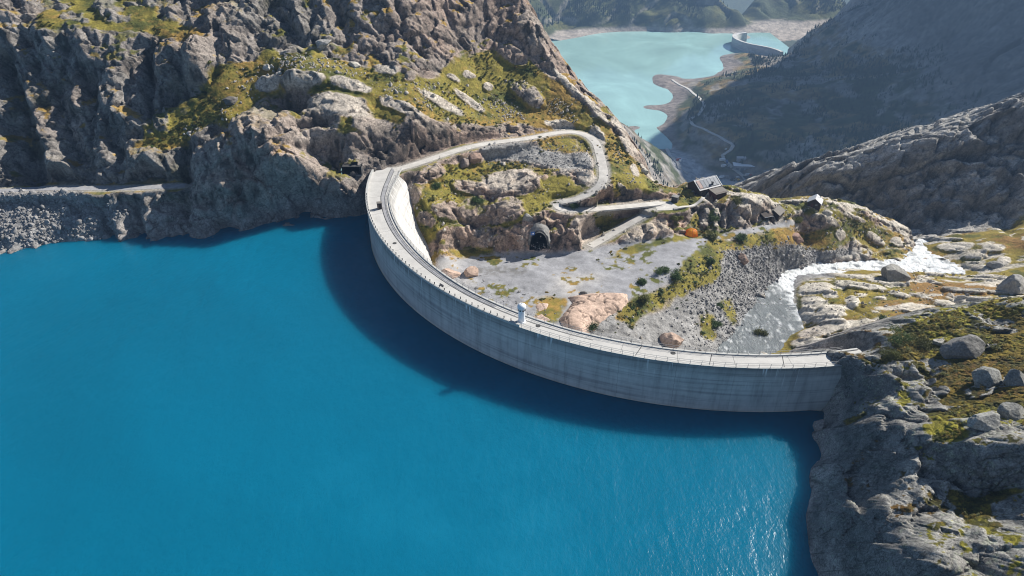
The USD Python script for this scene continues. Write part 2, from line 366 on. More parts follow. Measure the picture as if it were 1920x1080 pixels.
    def cleft(self, pix, width, depth, seed=0):
        ab = self.line_dist(pix)
        lo, hi = ab.min(0) - 3 * width - 3, ab.max(0) + 3 * width + 3
        i0, i1 = np.searchsorted(self.av, [lo[0], hi[0]]); j0, j1 = np.searchsorted(self.bv, [lo[1], hi[1]])
        if i1 <= i0 or j1 <= j0: return
        A, B = self.A[i0:i1, j0:j1], self.B[i0:i1, j0:j1]
        q = np.stack([A, B, np.full_like(A, seed * 7.7)], -1)
        A = A + (fbm(q * 0.12, 3, 5) - 0.5) * 5; B = B + (fbm(q * 0.12, 3, 6) - 0.5) * 5
        d, k = cKDTree(ab).query(np.stack([A, B], -1).reshape(-1, 2), distance_upper_bound=3 * width + 2)
        t = np.where(np.isfinite(d), k / len(ab), 0.5)
        taper = np.clip(np.minimum(t, 1 - t) * 6, 0.15, 1)
        d = np.where(np.isfinite(d), d, 1e3).reshape(A.shape)
        self.c[i0:i1, j0:j1] -= depth * taper.reshape(A.shape) * np.exp(-(d / width) ** 2)

    def bulge(self, u, v, ru, rv, rot, h, edge=0.35, rag=0.25, power=2.0):
        """Raises a rounded rock (an ellipse in the view) and returns its footprint weight."""
        a0 = self.uv(u, v); e = 6.0
        J = np.stack([(self.uv(u + e, v) - self.uv(u - e, v)) / (2 * e), (self.uv(u, v + e) - self.uv(u, v - e)) / (2 * e)], 1)
        m = float(proj(self.point(u, v))[1]) / FPX
        for col_, nominal in ((0, m), (1, m * 1.1)):
            L = np.linalg.norm(J[:, col_])
            if not 0.5 * nominal < L < 2.2 * nominal: J[:, col_] = [nominal, 0] if col_ == 0 else [0, -nominal]
        if abs(np.linalg.det(J)) < 0.3 * m * m: J = np.array([[m, 0], [0, -m]])
        R = np.linalg.norm(J @ np.array([ru, 0])) + np.linalg.norm(J @ np.array([0, rv])) + 1.0
        i0, i1 = np.searchsorted(self.av, [a0[0] - R * 1.3, a0[0] + R * 1.3]); j0, j1 = np.searchsorted(self.bv, [a0[1] - R * 1.3, a0[1] + R * 1.3])
        if i1 <= i0 or j1 <= j0: return None
        A, B = self.A[i0:i1, j0:j1], self.B[i0:i1, j0:j1]
        d = np.stack([A - a0[0], B - a0[1]], -1) @ np.linalg.inv(J).T
        r = math.radians(rot); x, y = d[..., 0] * math.cos(r) + d[..., 1] * math.sin(r), -d[..., 0] * math.sin(r) + d[..., 1] * math.cos(r)
        q = np.stack([A, B, np.full_like(A, u * 0.37)], -1)
        s = (np.abs(x / ru) ** 2.6 + np.abs(y / rv) ** 2.6) ** (1 / 2.6) + rag * 2 * (fbm(q * (1.2 / R * 3), 4, int(u)) - 0.5)
        w = 1 - sstep(s, 1 - edge, 1.02)
        prof = np.clip(1 - np.clip(s, 0, 1) ** power, 0, 1) ** 0.5
        self.c[i0:i1, j0:j1] += h * prof
        full = np.zeros(self.c.shape, np.float32); full[i0:i1, j0:j1] = w
        return full

    def cells(self, size, aniso=1.0, rot=0.0, warp=0.35, seed=0):
        """Broken-rock pattern: for every vertex its block's number, the distance to the nearest joint, and the offset from the block's middle."""
        rng = np.random.default_rng(seed)
        r = math.radians(rot)
        X, Y = self.A * math.cos(r) + self.B * math.sin(r), -self.A * math.sin(r) + self.B * math.cos(r)
        qn = np.stack([self.A, self.B, np.full_like(self.A, seed * 3.1)], -1)
        X = X + (fbm(qn * (0.9 / size), 2, seed + 1) - 0.5) * 2 * warp * size * aniso
        Y = Y + (fbm(qn * (0.9 / size), 2, seed + 2) - 0.5) * 2 * warp * size
        q = np.stack([X / (size * aniso), Y / size], -1).reshape(-1, 2)
        lo, hi = q.min(0) - 1, q.max(0) + 1
        n = int(np.prod(hi - lo)) + 8
        seeds = rng.uniform(lo, hi, (n, 2))
        d, i = cKDTree(seeds).query(q, k=2, workers=-1)
        gap = ((d[:, 1] - d[:, 0]) * size).reshape(self.A.shape)
        off = ((q - seeds[i[:, 0]]) * size).reshape(*self.A.shape, 2)
        return i[:, 0].reshape(self.A.shape), gap, off, n

    def blocks(self, size, amp, aniso=1.0, rot=0.0, crack=0.5, tilt=0.25, dome=0.5, warp=0.35, seed=0):
        rng = np.random.default_rng(seed + 99)
        i, gap, off, n = self.cells(size, aniso, rot, warp, seed)
        g, o = rng.normal(0, tilt, (n, 2)), rng.uniform(-1, 1, n)
        e = np.clip(gap / (0.45 * size), 0, 1)
        D = amp * (0.55 * o[i] + dome * (np.sqrt(1 - (1 - e) ** 2) - 0.8)) + np.clip((off * g[i]).sum(-1), -amp, amp)
        D -= amp * crack * np.exp(-(gap / (0.06 * size + 0.15)) ** 2)
        return D, e, (i * 7919 % 1000) / 1000.0

    def normals(self):
        p = self.xyz()
        n = np.cross(np.gradient(p, axis=0), np.gradient(p, axis=1))
        return n / np.linalg.norm(n, axis=-1, keepdims=True)

    def carve(self, path3, width, sink=0.06, shoulder=2.5):
        """Levels the ground under a road whose centre line runs through the 3D points; returns the distance field."""
        path3 = np.asarray(path3, float)
        tr = cKDTree(path3[:, :2])
        for _ in range(3):
            p = self.xyz()
            d, k = tr.query(p[..., :2].reshape(-1, 2), distance_upper_bound=width / 2 + shoulder + 1, workers=-1)
            ok = np.isfinite(d)
            z = path3[np.where(ok, k, 0), 2]
            close = ok & (np.abs(p[..., 2].ravel() - z) < 14)
            w = np.where(close, 1 - sstep(np.where(ok, d, 1e3), width / 2 + 0.4, width / 2 + shoulder), 0).reshape(self.c.shape)
            target = ((z - sink).reshape(self.c.shape) - self.B * self.st) / self.ct
            self.c = self.c + (target - self.c) * w
        return w

    def build(self, pieces, col, mat, drop=None, rk=None):
        """pieces: [(name, kind, label, weight field)]: every face goes to the piece with the greatest weight."""
        v = self.xyz().reshape(-1, 3); n = self.normals().reshape(-1, 3)
        if n[:, 2].mean() < 0: n = -n
        idx = np.arange(self.na * self.nb).reshape(self.na, self.nb)
        f = np.stack([idx[:-1, :-1], idx[1:, :-1], idx[1:, 1:], idx[:-1, 1:]], -1).reshape(-1, 4)
        if drop is not None: f = f[~drop.ravel()[f].any(1)]
        which = np.argmax(np.stack([x[2].ravel()[f[:, 0]] for x in pieces]), 0)
        for k, (name, label, *_) in enumerate(pieces):
            fk = f[which == k]
            if not len(fk): continue
            used, inv = np.unique(fk, return_inverse=True)
            prim = big_mesh(numbered('/World', name), v[used], inv.reshape(-1, 4), n[used], pieces[k][3] if len(pieces[k]) > 3 else mat, col=np.clip(col.reshape(-1, 3)[used], 0.004, 0.9), **({} if rk is None else {'rk': np.repeat(rk.ravel()[used][:, None], 3, 1)}))
            tag(prim, label, None, None, 'structure')

def polyline(points, step=0.8):
    """A smooth closely spaced curve through 3D points."""
    from scipy.interpolate import CubicSpline
    p = np.asarray(points, float)
    s = np.r_[0, np.cumsum(np.linalg.norm(np.diff(p, axis=0), axis=1) ** 0.5)]
    f = CubicSpline(s, p); t = np.linspace(0, s[-1], 4000); c = f(t)
    L = np.r_[0, np.cumsum(np.linalg.norm(np.diff(c, axis=0), axis=1))]
    k = np.linspace(0, L[-1], max(3, int(L[-1] / step)))
    return np.stack([np.interp(k, L, c[:, i]) for i in range(3)], 1)

def ribbon(path, width, thick=0.35, jitter=0.0, seed=0):
    """A road body along the path: top sheet with side faces."""
    t = np.gradient(path, axis=0); s = np.stack([t[:, 1], -t[:, 0], 0 * t[:, 0]], 1); s /= np.linalg.norm(s, axis=1, keepdims=True) + 1e-9
    w = np.broadcast_to(np.asarray(width, float), (len(path),)).copy()[:, None] / 2
    rng = np.random.default_rng(seed)
    jl, jr = (gaussian_filter(rng.normal(0, 1, len(path)), 1.5)[:, None] * jitter for _ in range(2))
    up = np.array([0, 0, 0.02])
    rows = [path - s * (w + jl) - [0, 0, thick], path - s * (w + jl), path - s * w * 0.3 + up, path + s * w * 0.3 + up, path + s * (w + jr), path + s * (w + jr) - [0, 0, thick]]
    v = np.stack(rows, 1).reshape(-1, 3); m = len(rows)
    i, j = np.meshgrid(np.arange(len(path) - 1), np.arange(m - 1), indexing='ij')
    q = np.stack([i * m + j, i * m + j + 1, (i + 1) * m + j + 1, (i + 1) * m + j], -1).reshape(-1, 4)
    return v, q[:, ::-1]

# ------------------------------------------------------------------ dam plan (needed by the ground that meets it)
DC, DR = np.array([59.46, 239.15]), 110.0            # arch centre in plan, radius of the water face
def arc(theta, r, z=0.0):
    t = np.radians(theta)
    return np.stack(np.broadcast_arrays(DC[0] + r * np.cos(t), DC[1] + r * np.sin(t), z), -1)
def crest_width(th): return np.interp(th, [-186, -178, -170, -150, -132, -115, -76], [10.5, 10.0, 7.8, 7.0, 5.6, 5.1, 5.1])
DECK = 12.9

# ------------------------------------------------------------------ near ground 1: the mountain on the left, the gorge below the dam, the knoll with the huts
ROAD = [(738, 318, 13.0), (775, 309, 13.0), (850, 284, 12.9), (920, 268, 12.4), (985, 260, 11.6), (1045, 249, 10.8), (1085, 249, 10.0), (1112, 262, 9.0), (1124, 287, 7.6), (1131, 318, 5.8), (1128, 343, 4.4),
        (1108, 361, 2.6), (1072, 375, 0.8), (1046, 381, -0.4), (1050, 390, -1.1), (1090, 393, -1.9), (1150, 389, -3.2), (1205, 384, -4.6), (1240, 380, -5.5)]
ROAD2 = [(1240, 380, -5.5), (1225, 394, -6.4), (1195, 411, -8.2), (1150, 437, -10.8), (1106, 462, -12.3)]
ROADSTUB = [(1228, 386, -5.7), (1252, 386, -6.0), (1266, 384, -6.1)]
LEDGE = [(-120, 361, 13), (0, 358, 13), (90, 353, 13), (160, 353, 13), (250, 352, 13), (348, 347, 13)]
SHORE = [(-150, 475), (0, 472), (37, 470), (93, 457), (185, 449), (259, 447), (343, 451), (394, 444), (435, 428), (481, 424), (556, 419), (648, 405), (690, 399)]
zp = [(u, v, 0) for u, v in SHORE] + ROAD + ROAD2[1:] + LEDGE
zp += [(0, 415, 6.5), (150, 405, 6.5), (250, 400, 6), (330, 400, 6.5)]
# gorge
zp += [(1000, 280, 9.0), (940, 292, 8.0), (1060, 290, 7.5), (1000, 315, 5.5), (950, 345, 3.0), (880, 400, -3), (1005, 412, -2.5), (985, 420, -3.6), (1035, 420, -4.4), (1005, 470, -12.2), (980, 472, -12.2), (1040, 468, -12.2),
       (836, 470, -9.5), (750, 338, 9.4), (765, 385, 3), (780, 412, -0.5), (797, 455, -8.5), (812, 480, -11), (822, 505, -12.5), (800, 440, -4.5), (790, 400, 2.5), (775, 355, 7.5), (850, 467, -11.5), (940, 473, -12.2), (1075, 466, -12.2), (900, 415, -4.5), (860, 350, 4.5), (800, 330, 9.6), (820, 308, 11.8), (760, 325, 11.8),
       (1080, 430, -6.5), (1150, 410, -6.4), (1190, 345, 1.5), (1180, 320, 3.5), (1225, 352, -2.2), (1245, 368, -4.2), (1100, 310, 6.3), (1060, 340, 4.0), (1095, 345, 3.5), (940, 440, -7), (1040, 400, -1.8), (1120, 372, 0.8), (1180, 366, -1.2), (1215, 366, -2.6)]
zp += [(860, 500, -12.6), (1000, 500, -12.3), (1100, 482, -12.3), (1200, 462, -12.3), (1297, 443, -12.5), (1400, 432, -14), (1485, 418, -16), (1000, 560, -12.8), (1100, 540, -12.6), (1200, 510, -12.5), (900, 540, -13), (960, 575, -13), (1050, 620, -13.5),
       (900, 580, -14), (820, 540, -14), (1330, 455, -12.9), (1296, 495, -12.9), (1265, 520, -13), (1200, 562, -13.5), (1150, 592, -14), (1130, 650, -15.5),
       (1250, 600, -19), (1320, 570, -20.5), (1380, 530, -22), (1300, 640, -23), (1420, 480, -20), (1500, 470, -24), (1560, 470, -27.5), (1460, 450, -18.5),
       (1353, 652, -28.5), (1378, 625, -28.8), (1405, 577, -29.2), (1437, 535, -29.9), (1479, 505, -30.4), (1522, 494, -31.1), (1573, 491, -31.8), (1640, 490, -32.5), (1690, 485, -33.2), (1712, 465, -35.2), (1726, 452, -37.8),
       (1420, 655, -30.7), (1460, 600, -31), (1480, 550, -31.5), (1530, 505, -32.7), (1600, 500, -33.7), (1700, 500, -35.2), (1740, 480, -37.2)]
# knoll
zp += [(1300, 430, -12.6), (1350, 426, -13.3), (1400, 424, -14), (1440, 424, -14.9), (1260, 418, -9.2), (1230, 430, -10.5), (1180, 452, -11.8), (1455, 412, -15.8), (1270, 397, -7.2)]
yp = [(1310, 395, 256.5), (1350, 395, 257), (1400, 395, 257.5), (1430, 400, 259), (1290, 374, 262), (1320, 382, 259), (1380, 380, 260), (1330, 366, 265), (1300, 362, 266), (1365, 358, 269), (1400, 372, 263), (1430, 385, 261), (1445, 398, 262), (1500, 403, 265), (1534, 392, 268), (1500, 380, 270.5), (1560, 382, 274),
      (1620, 398, 277), (1680, 424, 282), (1722, 444, 288), (1600, 440, 267), (1560, 440, 262.5), (1640, 465, 266), (1600, 412, 272), (1500, 450, 260), (1660, 445, 274), (1540, 420, 264)]
# the mountain: by distance
for row in ([(0, [(300, 236), (200, 250), (100, 263), (0, 279), (-80, 292)]), (-140, [(300, 236), (100, 263), (-60, 290)]), (100, [(300, 235), (200, 249), (90, 264), (60, 268), (30, 279), (0, 290), (-60, 305)]),
             (200, [(310, 234), (200, 251), (100, 266), (60, 272), (0, 293), (-60, 308)]), (300, [(300, 236), (200, 253), (100, 267), (55, 276), (0, 292), (-60, 306)]), (370, [(300, 236), (240, 247), (150, 259), (75, 267), (55, 276), (0, 293)]),
             (450, [(400, 220), (300, 230), (240, 242), (170, 259), (110, 270), (60, 279), (0, 293), (-60, 303)]), (550, [(330, 229), (270, 235), (215, 245), (150, 261), (100, 273), (70, 281), (30, 289), (0, 297), (-60, 308)]),
             (650, [(360, 231), (310, 239), (250, 245), (215, 252), (150, 266), (115, 277), (60, 288), (0, 299)]), (700, [(350, 240), (300, 246), (250, 251), (210, 259)]),
             (780, [(285, 253), (240, 258), (180, 270), (130, 284), (80, 293), (0, 308), (-60, 317)]), (850, [(262, 267), (205, 281), (150, 293), (100, 304), (50, 312), (0, 320), (-60, 328)]),
             (950, [(232, 289), (180, 303), (120, 316), (60, 325), (0, 333), (-60, 340)]), (1040, [(225, 297), (170, 308), (130, 318)]), (1120, [(230, 296), (200, 306)])]):
    yp += [(row[0], v, y) for v, y in row[1]]
ridge = [(985, 0, 336), (1020, 60, 333), (1055, 110, 328), (1110, 175, 320), (1172, 245, 307), (1212, 310, 291), (1248, 352, 272), (960, -50, 338)]
yp += ridge
rp = at_y(*np.array(ridge, float).T)
extra = np.vstack([rp + [5, 25, -13], rp + [14, 75, -46]])
kr = at_y(*np.array([(1285, 350, 270), (1330, 350, 271), (1400, 362, 269), (1440, 373, 268), (1500, 377, 272.5), (1560, 377, 276), (1620, 393, 280), (1690, 420, 286)], float).T); yp += [(1285, 350, 270), (1330, 350, 271), (1400, 362, 269), (1440, 373, 268), (1500, 377, 272.5), (1560, 377, 276), (1620, 393, 280), (1690, 420, 286)]
shp = at_z(*np.array(SHORE[:-1], float).T, 0.0)
extra = np.vstack([extra, shp + [0, -7, -8], shp + [0, -22, -22], [(x, y, -30.0) for x in (-270, -200, -130) for y in (90, 130)], [(x, y, -30.0) for x in (-60, 0) for y in (90, 130)], kr + [2, 14, -5], kr + [8, 45, -24], arc(np.array([-160, -140, -125, -110]), 100, -16.0), [[-80, 262, 28], [-64, 244, 13.5], [-75, 236, 6]]])
G = Patch(math.radians(40), 0.41, zp, yp, extra, (-268, 176), (118, 316), smooth=0.6, seed=1)
big_c = G.c.copy()

# --- large forms: gullies and rounded rocks where the photograph shows them
for k, (pts, w, d) in enumerate([
        ([(0, 60), (20, 150), (40, 260), (60, 350)], 5, 6), ([(30, 20), (70, 150), (120, 250), (165, 345)], 4, 5.5), ([(139, 106), (157, 153), (171, 231), (204, 300)], 2.6, 4), ([(264, 93), (278, 185), (262, 240)], 2.2, 3.5),
        ([(330, 90), (345, 150), (300, 200)], 2, 3), ([(393, 60), (402, 130), (372, 168), (320, 170)], 1.8, 3), ([(205, 230), (225, 300), (235, 340)], 2.2, 3.5), ([(345, 260), (350, 310), (355, 350)], 2, 3.5),
        ([(110, 300), (140, 380), (150, 420)], 2, 2.2), ([(190, 360), (200, 420), (215, 450)], 1.5, 2), ([(262, 360), (272, 400), (262, 448)], 1.4, 2.2), ([(345, 380), (352, 420), (335, 455)], 1.3, 2.0), ([(435, 290), (440, 350), (445, 425)], 2.0, 2.6),
        ([(350, 280), (420, 235), (470, 205)], 1.6, 2.2), ([(470, 290), (520, 250), (570, 225), (640, 240)], 1.4, 2.0), ([(545, 275), (600, 270), (660, 265)], 1.2, 1.6), ([(480, 60), (520, 90), (560, 75), (590, 30)], 1.5, 2.5), ([(500, 0), (545, 55), (570, 75)], 1.8, 3),
        ([(630, 0), (650, 60), (640, 95)], 1.8, 2.5), ([(740, 0), (760, 60), (800, 115)], 1.8, 3), ([(830, 0), (845, 50), (880, 90)], 1.6, 2.5), ([(940, 30), (925, 70)], 1.2, 2.0), ([(690, 240), (700, 290)], 1.3, 1.8), ([(745, 235), (760, 290)], 1.2, 1.6),
        ([(750, 345), (790, 385), (815, 440)], 1.0, 1.6), ([(830, 380), (870, 420), (890, 460)], 0.9, 1.4), ([(920, 380), (930, 430), (945, 465)], 1.0, 1.6), ([(1310, 395), (1312, 428)], 0.8, 1.8), ([(1333, 395), (1334, 428)], 0.7, 1.6), ([(1350, 395), (1352, 428)], 0.7, 1.6),
        ([(1368, 385), (1368, 425)], 0.9, 2.0), ([(1405, 385), (1412, 422)], 0.7, 1.2), ([(1055, 415), (1068, 460)], 0.8, 1.2), ([(1125, 400), (1135, 440)], 0.7, 1.0), ([(0, 200), (30, 300), (50, 345)], 3, 4)]):
    G.cleft(pts, w, d, k)
rock_w = np.zeros(G.c.shape, np.float32); pale = np.zeros_like(rock_w)
for u, v, ru, rv, rot, h, pl in [
        (70, 180, 34, 110, -18, 4, .0), (118, 330, 20, 70, -32, 3.2, .2), (215, 170, 24, 80, 8, 3.5, 0), (185, 250, 18, 60, -8, 3, 0), (245, 205, 28, 45, 5, 2.5, 0), (300, 215, 16, 40, -10, 2, 0), (368, 110, 30, 50, 5, 4.5, .1), (310, 110, 26, 40, 0, 3, 0),
        (265, 310, 48, 34, 5, 3.2, .1), (398, 330, 44, 90, 14, 4.5, .25), (530, 350, 78, 62, 24, 4, .2), (490, 235, 66, 30, -22, 3, .2), (300, 400, 34, 44, 0, 2.4, .3), (230, 405, 26, 38, 8, 2, .2), (365, 420, 26, 30, 10, 1.8, .3), (620, 350, 52, 44, 10, 2.0, .15),
        (505, 158, 30, 20, -12, 1.6, .95), (566, 148, 48, 20, 4, 2.2, 1), (632, 200, 82, 26, 8, 3.0, .75), (655, 158, 46, 12, 20, 1.2, .8), (590, 255, 70, 18, -8, 2.2, .2), (700, 238, 46, 18, 12, 1.8, .35), (760, 205, 60, 12, 25, 1.4, .8), (830, 195, 60, 9, 32, 1.2, .95), (880, 190, 44, 8, 38, 1.0, 1), (800, 232, 46, 12, 22, 1.4, .5),
        (725, 130, 26, 10, 12, 1.2, .7), (770, 145, 14, 9, 0, 1.4, .3), (880, 142, 14, 8, 25, 1.2, .9), (915, 163, 11, 9, 45, 1.0, .9), (850, 145, 16, 6, 35, 1, .8), (540, 92, 26, 10, -8, 1.2, .4), (440, 30, 52, 30, -20, 4, .15), (440, 80, 24, 22, 0, 3.0, .05), (610, 80, 18, 11, 15, 1.6, .2),
        (990, 180, 40, 18, 40, 2.6, .2), (960, 105, 34, 16, 20, 2.6, .1), (1000, 60, 26, 44, -35, 3, .3), (1065, 160, 50, 6, 42, 1.4, 1), (1115, 205, 50, 7, 46, 1.5, .8), (1160, 240, 26, 7, 46, 1.6, .8), (1050, 235, 34, 9, 8, 1.2, .9), (1120, 255, 14, 22, -35, 1.0, .9), (1180, 275, 36, 10, 55, 1.6, .6), (1215, 330, 32, 9, 58, 1.6, .9), (1190, 320, 16, 8, 60, .8, .9), (1165, 352, 14, 6, 50, .7, .9),
        (795, 325, 44, 17, -4, 2.4, .2), (768, 362, 26, 22, 10, 2.0, .3), (850, 302, 14, 10, 0, 1.4, .2), (893, 297, 17, 12, 25, 1.8, .2), (960, 342, 62, 26, -10, 2.6, .55), (880, 352, 34, 14, 8, 1.6, .3), (985, 350, 30, 20, -20, 1.5, .5), (1000, 300, 17, 9, 5, .9, .8), (1095, 300, 24, 13, 20, 1.4, .6), (1100, 335, 24, 14, 20, 1.3, .8), (1060, 322, 12, 8, 0, .8, .7),
        (840, 395, 36, 20, 14, 2.0, .15), (890, 395, 34, 26, -20, 2.6, .2), (950, 395, 40, 26, -18, 2.4, .25), (800, 410, 22, 14, 30, 1.4, .2), (850, 447, 36, 24, -20, 2.2, .15), (920, 445, 34, 26, 0, 2.2, .2), (880, 440, 20, 16, 0, 1.6, .15), (1060, 390, 24, 20, 20, 2.0, .5), (1098, 428, 34, 30, -25, 2.6, .65), (1070, 455, 26, 18, 0, 1.4, .1), (1195, 440, 34, 18, -24, 2.2, .35), (1230, 428, 24, 20, -10, 1.8, .35), (1250, 440, 14, 12, 0, 1.2, .35), (1180, 375, 30, 10, -3, 1.6, .4), (1215, 372, 26, 10, 0, 1.4, .6),
        (1320, 412, 12, 20, 0, 1.6, .4), (1342, 412, 8, 20, 0, 1.4, .4), (1358, 410, 8, 18, 0, 1.4, .3), (1390, 408, 18, 22, 0, 2.0, .3), (1405, 385, 28, 22, 10, 2.2, .7), (1438, 385, 20, 16, 30, 1.6, .2), (1400, 366, 44, 9, 10, .8, .95), (1440, 378, 24, 8, 25, .8, .95),
        (1500, 376, 38, 5, 0, .5, 1), (1545, 408, 26, 6, 8, .8, 1), (1590, 385, 40, 6, 18, .8, 1), (1640, 405, 34, 6, 26, .9, 1), (1690, 428, 26, 8, 32, 1.2, .9), (1600, 408, 26, 5, 22, .8, 1), (1560, 420, 16, 5, 20, .6, .9), (1575, 440, 10, 12, -30, .9, .9), (1555, 478, 17, 8, -12, 1.3, .8), (1582, 484, 18, 6, 0, 1.2, .8), (1612, 484, 15, 7, 22, 1.2, .75), (1640, 450, 22, 8, 30, 1.2, .6), (1680, 455, 14, 9, 20, 1.2, .6),
        (1020, 448, 12, 32, 0, .6, .3), (982, 446, 10, 32, 0, .6, .3)]:
    w = G.bulge(u, v, ru, rv, rot, h)
    if w is not None: rock_w = np.maximum(rock_w, w); pale = np.maximum(pale, w * pl)

def union(*polys, soft=1.2, ragged=2.2):
    out = np.zeros(G.c.shape, np.float32)
    for k, p in enumerate(polys): out = np.maximum(out, G.mask(p, soft, ragged, seed=k))
    return out
grass = union([(65, 55), (75, 15), (130, -30), (260, -40), (310, 30), (392, 62), (330, 78), (280, 60), (200, 66), (130, 50)],
              [(395, 122), (470, 112), (500, 85), (560, 92), (640, 112), (700, 128), (800, 152), (850, 110), (890, 105), (960, 150), (1040, 220), (1120, 250), (1060, 246), (960, 228), (900, 240), (840, 228), (760, 238), (690, 222), (640, 190), (560, 165), (500, 190), (470, 215), (440, 235), (395, 225), (340, 270), (250, 295), (232, 285), (285, 225), (350, 165), (380, 160)],
              [(860, 100), (950, 85), (1000, 120), (1075, 175), (1140, 235), (1200, 310), (1246, 360), (1215, 370), (1150, 352), (1140, 290), (1128, 252), (1050, 230), (950, 200), (880, 150)],
              [(610, 245), (700, 212), (760, 238), (690, 248), (630, 258)], [(790, 350), (830, 325), (900, 300), (890, 372), (850, 425), (800, 470), (770, 400)], [(985, 345), (1060, 325), (1112, 368), (1045, 378), (1010, 400), (930, 445), (895, 430), (960, 385)],
              [(1075, 398), (1235, 392), (1190, 418), (1105, 458), (1060, 425)], [(830, 470), (900, 470), (940, 480), (870, 490)], [(1125, 255), (1240, 365), (1150, 360), (1140, 300)],
              [(1288, 490), (1335, 442), (1362, 470), (1335, 540), (1262, 562), (1190, 605), (1140, 605), (1185, 557), (1260, 530)], [(1330, 450), (1400, 440), (1480, 428), (1560, 430), (1520, 462), (1400, 460), (1345, 475)],
              [(1490, 440), (1560, 418), (1600, 398), (1700, 442), (1690, 470), (1640, 470), (1600, 445), (1560, 475), (1505, 462)], [(1290, 425), (1300, 400), (1360, 385), (1350, 410), (1310, 430)], [(1440, 380), (1470, 378), (1500, 400), (1460, 402)], [(1500, 392), (1560, 392), (1620, 410), (1560, 418), (1500, 400)],
              [(1175, 462), (1290, 435), (1420, 425), (1300, 445), (1200, 472), (1110, 485)], [(1000, 265), (1080, 255), (1085, 285), (1010, 285)], [(830, 310), (880, 295), (960, 300), (1010, 310), (950, 325), (860, 345)], [(880, 335), (960, 318), (1010, 310), (990, 330), (900, 350)], [(1000, 560), (1060, 560), (1045, 610), (1010, 600)], [(1145, 580), (1230, 560), (1180, 620)], [(1310, 585), (1340, 585), (1345, 640), (1320, 635)], [(1350, 560), (1370, 555), (1385, 610), (1365, 610)])
gravel = union([(820, 488), (900, 476), (1000, 474), (1100, 468), (1200, 452), (1290, 442), (1400, 431), (1480, 412), (1510, 420), (1480, 428), (1400, 441), (1330, 456), (1292, 502), (1222, 545), (1180, 560), (1060, 625), (960, 600), (890, 590), (830, 540)], soft=0.8, ragged=1.2)
debris = union([(900, 282), (965, 270), (1000, 272), (1050, 284), (1105, 290), (1112, 318), (1060, 318), (1000, 306), (950, 304), (905, 302)], [(1040, 640), (1180, 565), (1330, 468), (1480, 436), (1620, 472), (1500, 502), (1420, 560), (1385, 660), (1150, 670)],
               [(-200, 365), (120, 362), (250, 395), (205, 458), (-200, 500)], [(1105, 462), (1190, 452), (1190, 475), (1120, 488)], [(1135, 265), (1150, 320), (1160, 350), (1140, 345), (1140, 300)], [(820, 500), (1000, 540), (1000, 640), (860, 600)], ragged=1.6)
debris = np.maximum(debris * (1 - grass * 0.92), 0)
cut = union([(700, 240), (760, 235), (850, 232), (860, 262), (800, 285), (740, 312), (690, 318)], [(850, 235), (960, 232), (900, 262)], [(1165, 352), (1250, 366), (1235, 376), (1165, 378)], ragged=0.8)
G.c = big_c + (G.c - big_c) * (1 - 0.85 * gravel)
# keep the ground quiet where it meets the downstream face
P = G.xyz(); rr0, th0 = np.hypot(P[..., 0] - DC[0], P[..., 1] - DC[1]), np.degrees(np.arctan2(P[..., 1] - DC[1], P[..., 0] - DC[0])); th0 = np.where(th0 > 0, th0 - 360, th0)
face_gap = (DR - crest_width(th0) - 0.5 * (DECK - P[..., 2])) - rr0
quiet = np.where((th0 > -190) & (th0 < -125), sstep(np.abs(face_gap), 1.0, 6.0), 1.0)
G.c = big_c + (G.c - big_c) * quiet
Pn0 = G.xyz(); brk = sstep(fbm(Pn0 / 6.5, 4, 205), 0.40, 0.52)
flat = np.clip(grass * (1 - rock_w) * (1 - (0.25 + 0.5 * sstep(-G.A, 110, 150)) * (1 - brk)), 0, 1)
hard = np.clip(1 - flat - gravel - 0.85 * debris, 0, 1)
hard = np.maximum(hard, 0)
Q = np.stack([G.A, G.B, G.c], -1)
left = sstep(-G.A, 20, 110)                               # the cliffs farther left are steeper and ribbed
rib = fbm(np.stack([(G.A * 0.92 + G.B * 0.38) / 9, (G.B * 0.92 - G.A * 0.38) / 38, G.c * 0.02], -1), 4, 7)
rib2 = fbm(np.stack([(G.A * 0.92 + G.B * 0.38) / 3.2, (G.B * 0.92 - G.A * 0.38) / 13, G.c * 0.05], -1), 3, 8)
D1, e1, r1 = G.blocks(14, 1.7, 1.5, 25, seed=3, tilt=0.34, dome=0.25)
D2, e2, r2 = G.blocks(5.5, 0.95, 1.6, -20, seed=4, tilt=0.36, dome=0.25, crack=0.7)
D3, e3, r3 = G.blocks(2.2, 0.36, 1.5, 15, seed=5, tilt=0.34, dome=0.25, crack=0.7)
D2b, e2b, _ = G.blocks(4.4, 0.95, 1.9, 55, seed=6, tilt=0.42, dome=0.1, crack=0.4); D3b, _, _ = G.blocks(1.7, 0.34, 1.6, 70, seed=7, tilt=0.40, dome=0.1, crack=0.4); D1b, _, _ = G.blocks(11, 1.7, 1.8, 70, seed=8, tilt=0.40, dome=0.1, crack=0.3)
D1, D2, D3 = np.maximum(D1, D1b) - 0.5, np.maximum(D2, D2b) - 0.3, np.maximum(D3, D3b) - 0.1      # crossing fracture planes give sharp ledges
lump = fbm(Q / 11, 4, 9) - 0.5
fine = fbm(Q / 2.6, 4, 10) - 0.5
soft_rock = np.clip(pale * 1.2, 0, 1)                     # ice-polished slabs are smoother
G.c += quiet * hard * (1 - 0.75 * soft_rock) * (left * (-6.0 * np.abs(rib - 0.5) * 2 + 1.0 - 1.5 * np.abs(rib2 - 0.5) * 2) + (0.5 + 0.5 * left) * D1 + 1.15 * D2 + D3 + 0.6 * fine)
G.c += hard * soft_rock * (0.35 * D2 + 0.12 * D3 + 0.5 * fine)
